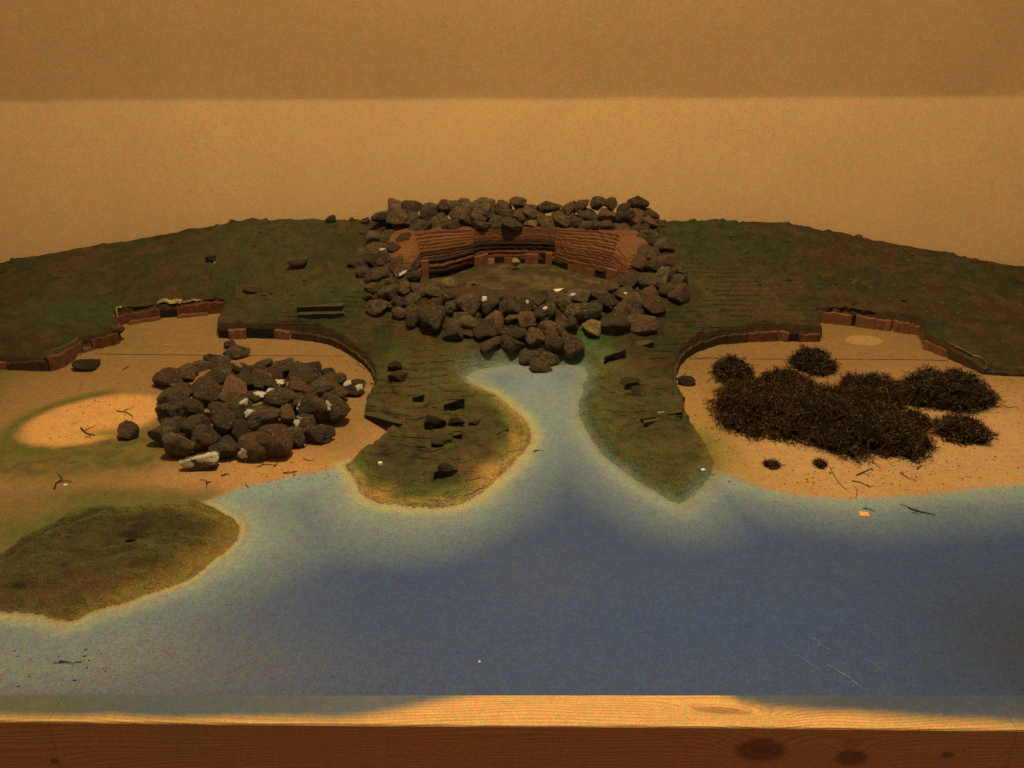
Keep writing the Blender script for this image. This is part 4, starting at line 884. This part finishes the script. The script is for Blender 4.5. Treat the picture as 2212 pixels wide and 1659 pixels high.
# ------------------------------------------------------------ dried moss / heather heaps on the right bay
def mat_moss():
    m = NT('dried_moss'); v = m.obj(); c = m.attr('tint'); c = m.grain(c, .2, 500, v); return m.done(c, .9, .1)
M['moss'] = mat_moss()
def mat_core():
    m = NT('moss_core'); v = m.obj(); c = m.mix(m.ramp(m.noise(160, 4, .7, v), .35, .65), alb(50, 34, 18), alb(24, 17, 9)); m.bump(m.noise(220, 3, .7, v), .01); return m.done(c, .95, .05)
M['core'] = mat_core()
def clump(x, y, rx, ry, hgt, label, seed, reddish=.3, dens=1.0):
    r = np.random.default_rng(seed); c0 = P(x, y, hgt*.45); wx = wsize(rx, c0); wyp = wsize(ry, c0)
    sy = math.sin(math.radians(27)); wy = max(.012, math.sqrt(max(wyp**2-(hgt*.5*.89)**2, (wyp*.35)**2))/sy*.92)
    base = np.array([c0[0], c0[1], float(floor_z(c0[1]))]); root = empty('moss_clump', base); tag(root, label, 'dried moss', 'clumps of dried moss on the right sand bay')
    bm = bmesh.new(); bmesh.ops.create_icosphere(bm, subdivisions=5, radius=1)
    off = Vector((seed*1.3, seed*2.1, 0))
    def lump(d): return 1+.30*mnoise.noise(Vector(d)*2.0+off)+.22*mnoise.noise(Vector(d)*5+off)+.10*mnoise.noise(Vector(d)*11+off)
    def pos(d, k=1.0):
        l = lump(d)*k; z = d[2]
        return np.array([d[0]*wx*l, d[1]*wy*l, (hgt*max(z, -.15)*l)])
    for v in bm.verts:
        d = v.co.normalized(); p = pos(d, .86+.07*mnoise.noise(Vector(d)*14+off)); v.co = p
    me = bpy.data.meshes.new('moss_core'); bm.to_mesh(me); bm.free(); link('moss_core', me, M['core'], root)
    n = int(dens*wx*wy*1.15e6)+250; V = np.zeros((n*8, 3)); F = []; T = np.zeros((n*8, 3)); cnt = 0
    tones = [alb(60, 42, 20), alb(44, 31, 16), alb(76, 52, 26), alb(94, 64, 32), alb(54, 46, 22)]; red = alb(84, 44, 22); tanc = alb(118, 82, 40)
    for k in range(n):
        d = r.normal(size=3); d[2] = abs(d[2])*.9-.12; d /= np.linalg.norm(d); fr = r.random() < .05
        if fr: d[2] = abs(d[2])*.12; d /= np.linalg.norm(d)
        p = pos(d, r.uniform(.95, 1.14) if fr else r.uniform(.86, 1.02))
        big = min(1, wx/.05); L = r.uniform(.0025, .007) if r.random() < .975 else r.uniform(.010, .022)*big; wd = r.uniform(.0005, .001) if L < .01 else .0005
        t = r.normal(size=3); t -= d*np.dot(t, d)*.6; t /= np.linalg.norm(t); u = t+d*(r.uniform(.1, .8) if L < .01 else r.uniform(-.05, .15)); u /= np.linalg.norm(u)
        sd_ = np.cross(u, r.normal(size=3)); sd_ /= np.linalg.norm(sd_); cur = r.normal(size=3)*.45
        for j in range(4):
            q = p+u*L*j/3+cur*L*(j/3)**2; ww = wd*(1-.25*j)
            q[2] = max(q[2], .0006)
            V[k*8+j*2] = q-sd_*ww; V[k*8+j*2+1] = q+sd_*ww
        rr = r.random(); tc = red if rr < reddish*.35 else (tanc if rr > .975 else tones[r.integers(5)]); T[k*8:k*8+8] = tc*r.uniform(.6, 1.35)*(1+.55*mnoise.noise(Vector(p*42)+off))
        b = k*8; F += [(b, b+1, b+3, b+2), (b+2, b+3, b+5, b+4), (b+4, b+5, b+7, b+6)]
    me = bpy.data.meshes.new('moss_sprigs'); me.from_pydata(V.tolist(), [], F); me.update()
    a = me.attributes.new('tint', 'FLOAT_COLOR', 'POINT'); a.data.foreach_set('color', np.c_[T, np.ones(len(T))].astype(np.float32).ravel())
    o = link('moss_sprigs', me, M['moss'], root); o['kind'] = 'stuff'
    return root
clump(1585, 797, 42, 36, .030, 'small dark moss knob at the far left end of the moss heap', 1)
clump(1650, 872, 104, 66, .042, 'broad reddish-brown moss clump at the left of the moss heap', 2, 1.0)
clump(1800, 888, 128, 82, .050, 'largest dark moss clump in the middle of the moss heap', 3, .3)
clump(1885, 838, 72, 44, .036, 'moss clump bulging from the far side of the middle clump', 4)
clump(1928, 930, 72, 50, .034, 'ragged moss clump at the near right end of the heap', 5, .4)
clump(1756, 776, 46, 32, .030, 'round dark moss tuft standing apart on the far side of the heap', 6, .1)
clump(2045, 835, 98, 47, .040, 'smooth oval dark moss clump lying alone at the right', 7, .1, 1.1)
clump(2078, 922, 60, 32, .022, 'small ragged moss tuft nearest the right edge of the sand', 8, .2)
clump(1982, 905, 26, 24, .016, 'little moss tuft between the heap and the right-hand tuft', 9, .3)
clump(1668, 1003, 14, 6, .004, 'tiny moss crumb lying left on the near sand', 10, .3, .6)
clump(1772, 1001, 11, 7, .004, 'tiny moss crumb lying in front of the middle clump', 11, .3, .6)
clump(1700, 825, 60, 36, .026, 'low moss clump joining the left knob to the middle clump', 12, .3)

# ------------------------------------------------------------ twigs, chips, crumbs
def twig(pts, wd, label, grp='loose twigs on the model', mat='twig', name='twig', branch=0, seed=1):
    r = random.Random(seed); q = [hit(x, y, Y0=.8)+np.array([0, 0, wd*.6]) for x, y in pts]; V = []; Fc = []; P3 = []
    for i in range(len(q)-1):
        for k in range(3): P3.append(q[i]*(1-k/3)+q[i+1]*k/3+np.array([r.uniform(-1, 1), r.uniform(-1, 1), abs(r.uniform(0, 1))])*wd*.25)
    P3.append(q[-1]); paths = [(P3, wd)]
    for b in range(branch):
        s = P3[r.randrange(1, len(P3))]; a = r.uniform(0, 6.28); L = wd*r.uniform(4, 9); paths.append(([s, s+np.array([math.cos(a)*L*.5, math.sin(a)*L*.5, wd*.5]), s+np.array([math.cos(a)*L, math.sin(a)*L*.8, 0])], wd*.6))
    for PP, ww in paths:
        n0 = len(V)
        for i, p in enumerate(PP):
            d = PP[min(i+1, len(PP)-1)]-PP[max(i-1, 0)]; d = d/(np.linalg.norm(d)+1e-9); s = np.cross(d, [0, 0, 1]); s = s/(np.linalg.norm(s)+1e-9); u = np.cross(s, d)
            t = 1-.5*i/len(PP)
            for k in range(5): a = k*2*math.pi/5; V.append(p+(s*math.cos(a)+u*math.sin(a))*ww*.5*t*(.85+.3*r.random()))
        for i in range(len(PP)-1):
            for k in range(5): a = n0+i*5+k; b = n0+i*5+(k+1) % 5; Fc.append((a, b, b+5, a+5))
        Fc.append(tuple(n0+k for k in range(5))[::-1]); e = n0+(len(PP)-1)*5; Fc.append(tuple(e+k for k in range(5)))
    o = mesh_from(name, V, Fc, M[mat]); tag(o, label, 'twig', grp); return o
tw = [([(1850,1029),(1882,1014)], .0022, 'straight dark stick on the near right sand'), ([(1961,1100),(1985,1107),(2020,1115)], .0026, 'dark bent twig lying on the sea at the right'), ([(1864,1101),(1880,1103)], .0018, 'tiny dark twig just above the orange chip'),
 ([(1945,1022),(1950,1028),(1960,1033)], .0022, 'short knobbly twig right of the straight stick'), ([(1980,1016),(1988,1010)], .0024, 'small twig crumb right of the knobbly twig'), ([(1840,1041),(1860,1045),(1878,1055)], .0018, 'forked crumbly twig near the shore of the right sand'),
 ([(1792,1010),(1806,1035),(1820,1054),(1830,1058)], .0013, 'long thin stalk trailing down the right sand'), ([(1878,998),(1892,1005),(1900,1012)], .0013, 'thin dark twig below the heap'), ([(1836,984),(1856,987)], .0024, 'dark twig crumb at the foot of the heap'),
 ([(1625,942),(1640,938),(1652,934)], .0014, 'thin twig poking out at the lower left of the heap'), ([(1660,948),(1675,949)], .0014, 'thin twig under the left clump'), ([(1996,868),(2005,882),(2010,892)], .0014, 'thin twig below the oval clump'), ([(2160,875),(2180,882),(2196,880),(2200,888)], .0015, 'curved twig at the right edge of the sand'),
 ([(1848,1078),(1852,1060),(1846,1052)], .0012, 'faint twig near the right shore'), ([(1553,768),(1566,776)], .0013, 'thin twig above the left end of the heap'), ([(1527,825),(1543,815)], .0015, 'thin twig left of the moss knob'), ([(1470,826),(1476,812),(1482,806)], .0016, 'curled stem beside the mossy stone in the right bay'),
 ([(1490,777),(1540,773),(1560,778)], .0012, 'long thin stem along the board seam'), ([(445,1048),(456,1042)], .0026, 'short dark twig on the left sand shore'), ([(477,1029),(487,1030)], .0024, 'dark crumb twig right of the leftmost shore twig'), ([(531,1048),(537,1056)], .0016, 'small twig nearest the sea on the left sand'),
 ([(560,1010),(568,1005),(588,1006)], .0018, 'thin bent twig below the heap of stones'), ([(655,992),(668,996),(678,994)], .0014, 'curved fibre right of the thin bent twig'), ([(594,1010),(599,1004)], .0018, 'short fibre between the bent twig and the curved fibre'), ([(634,1022),(643,1021)], .0022, 'dark crumb on the shore under the curved fibre'), ([(612,1023),(617,1025)], .002, 'tiny crumb on the left shore'),
 ([(656,970),(668,957),(690,958)], .0016, 'forked twig sticking out right of the heap'), ([(176,927),(186,938),(206,944)], .0030, 'dark stem across the lower edge of the orange oval'), ([(252,889),(275,893),(287,902)], .0022, 'curved stem on the right of the orange oval'), ([(118,1058),(122,1048),(135,1038)], .0032, 'forked dark twig on the olive ground at left'), ([(270,896-8),(292,880)], .001, 'hair-thin stem in the orange oval'),
 ([(265,801),(280,793)], .0018, 'small twig on sand right of the flat mossy stone'), ([(145,1493),(158,1490)], .0026, 'dark crumb near the front at left'), ([(180,1502),(190,1486)], .0014, 'thin fibre beside the dark crumb near the front'), ([(1152,976),(1166,975)], .0022, 'small dark crumb in the channel between the headlands'), ([(735,818-6),(748,815)], .0022, 'dark sprig inside the rim of the left bay'), ([(770,786),(790,800)], .0014, 'thin stem along the rim of the left bay'), ([(800,828),(810,832)], .002, 'short twig right of the spotted stone'), ([(756,768),(778,785)], .0012, 'thin fibre beside the rim strip'), ([(232,1059+8),(226,1072)], .0009, 'thin speck of fibre on the olive ground')]
for i, (p_, wd, lb) in enumerate(tw): twig(p_, wd*.8, lb, branch=(2 if wd > .0017 else 0), seed=i+1)
def chip(x, y, w_, d_, mat, lab, cat='chip', hh=.0015, ang=.3, Y0=.8):
    p = hit(x, y, Y0=Y0); ww = wsize(w_, p)/2; dd = ww*d_; c, s = math.cos(ang), math.sin(ang); pts = [(-1, -1), (1, -.8), (.8, 1), (-1.1, .9)]
    V = [(p[0]+(a*ww*c-b*dd*s), p[1]+(a*ww*s+b*dd*c), p[2]+z) for z in (-.0005, hh) for a, b in pts]
    o = mesh_from('chip', V, [(3, 2, 1, 0), (4, 5, 6, 7), (0, 1, 5, 4), (1, 2, 6, 5), (2, 3, 7, 6), (3, 0, 4, 7)], M[mat]); tag(o, lab, cat, 'loose chips on the model')
chip(1867, 1113, 20, 1.0, 'chip_orange', 'bright orange square chip lying on the sea', hh=.001, ang=-.25)
chip(822, 1005, 9, .9, 'white', 'white triangular chip on the middle headland', hh=.004, Y0=1.0); chip(142, 1049, 7, .9, 'white', 'white round speck on the olive ground at left')
chip(1518, 1017, 10, .8, 'white', 'white chip on the tip of the right headland'); chip(1211, 629, 26, .5, 'white', 'pale pointed flake on the crater floor', hh=.003, Y0=1.74); chip(1037, 1491, 5, 1, 'white', 'tiny white speck on the sea by the front batten')
chip(361, 747, 12, .6, 'cream', 'pale flake on the sand below the left bay wall'); chip(465, 569, 6, .8, 'cream', 'pale fleck beside the small stone on the left hillside'); chip(1428, 893, 16, .25, 'cream', 'pale scrape on top of the step bar of the right headland')
def crumbs():
    r = random.Random(9); V = []; Fc = []
    areas = [(1500,800,60,60,70),(1850,1020,320,45,150),(2140,900,90,110,80),(1560,930,60,60,60),(600,1025,220,25,35),(200,900,110,50,50),(780,790,40,40,25),(120,1440,160,50,22),(1900,770,300,12,40),(360,850,300,30,40)]
    for (x, y, rx, ry, n) in areas:
        for _ in range(n):
            p = P(x+r.gauss(0, .5)*rx, y+r.gauss(0, .5)*ry); p[2] = hz(p[0], p[1]); s = r.uniform(.0005, .0014); a = r.random()*6.28; e = r.uniform(1, 2.6); k = len(V)
            for t in range(4):
                an = a+t*math.pi/2; q = (e if t % 2 == 0 else 1)*s; V.append((p[0]+q*math.cos(an), p[1]+q*math.sin(an), p[2]+.0001))
            V.append((p[0], p[1], p[2]+s*.9)); Fc += [(k+t, k+(t+1) % 4, k+4) for t in range(4)]
    o = mesh_from('crumbs', V, Fc, M['twig']); tag(o, 'dark moss crumbs scattered over sand and sea', 'crumbs', kind='stuff')
crumbs()
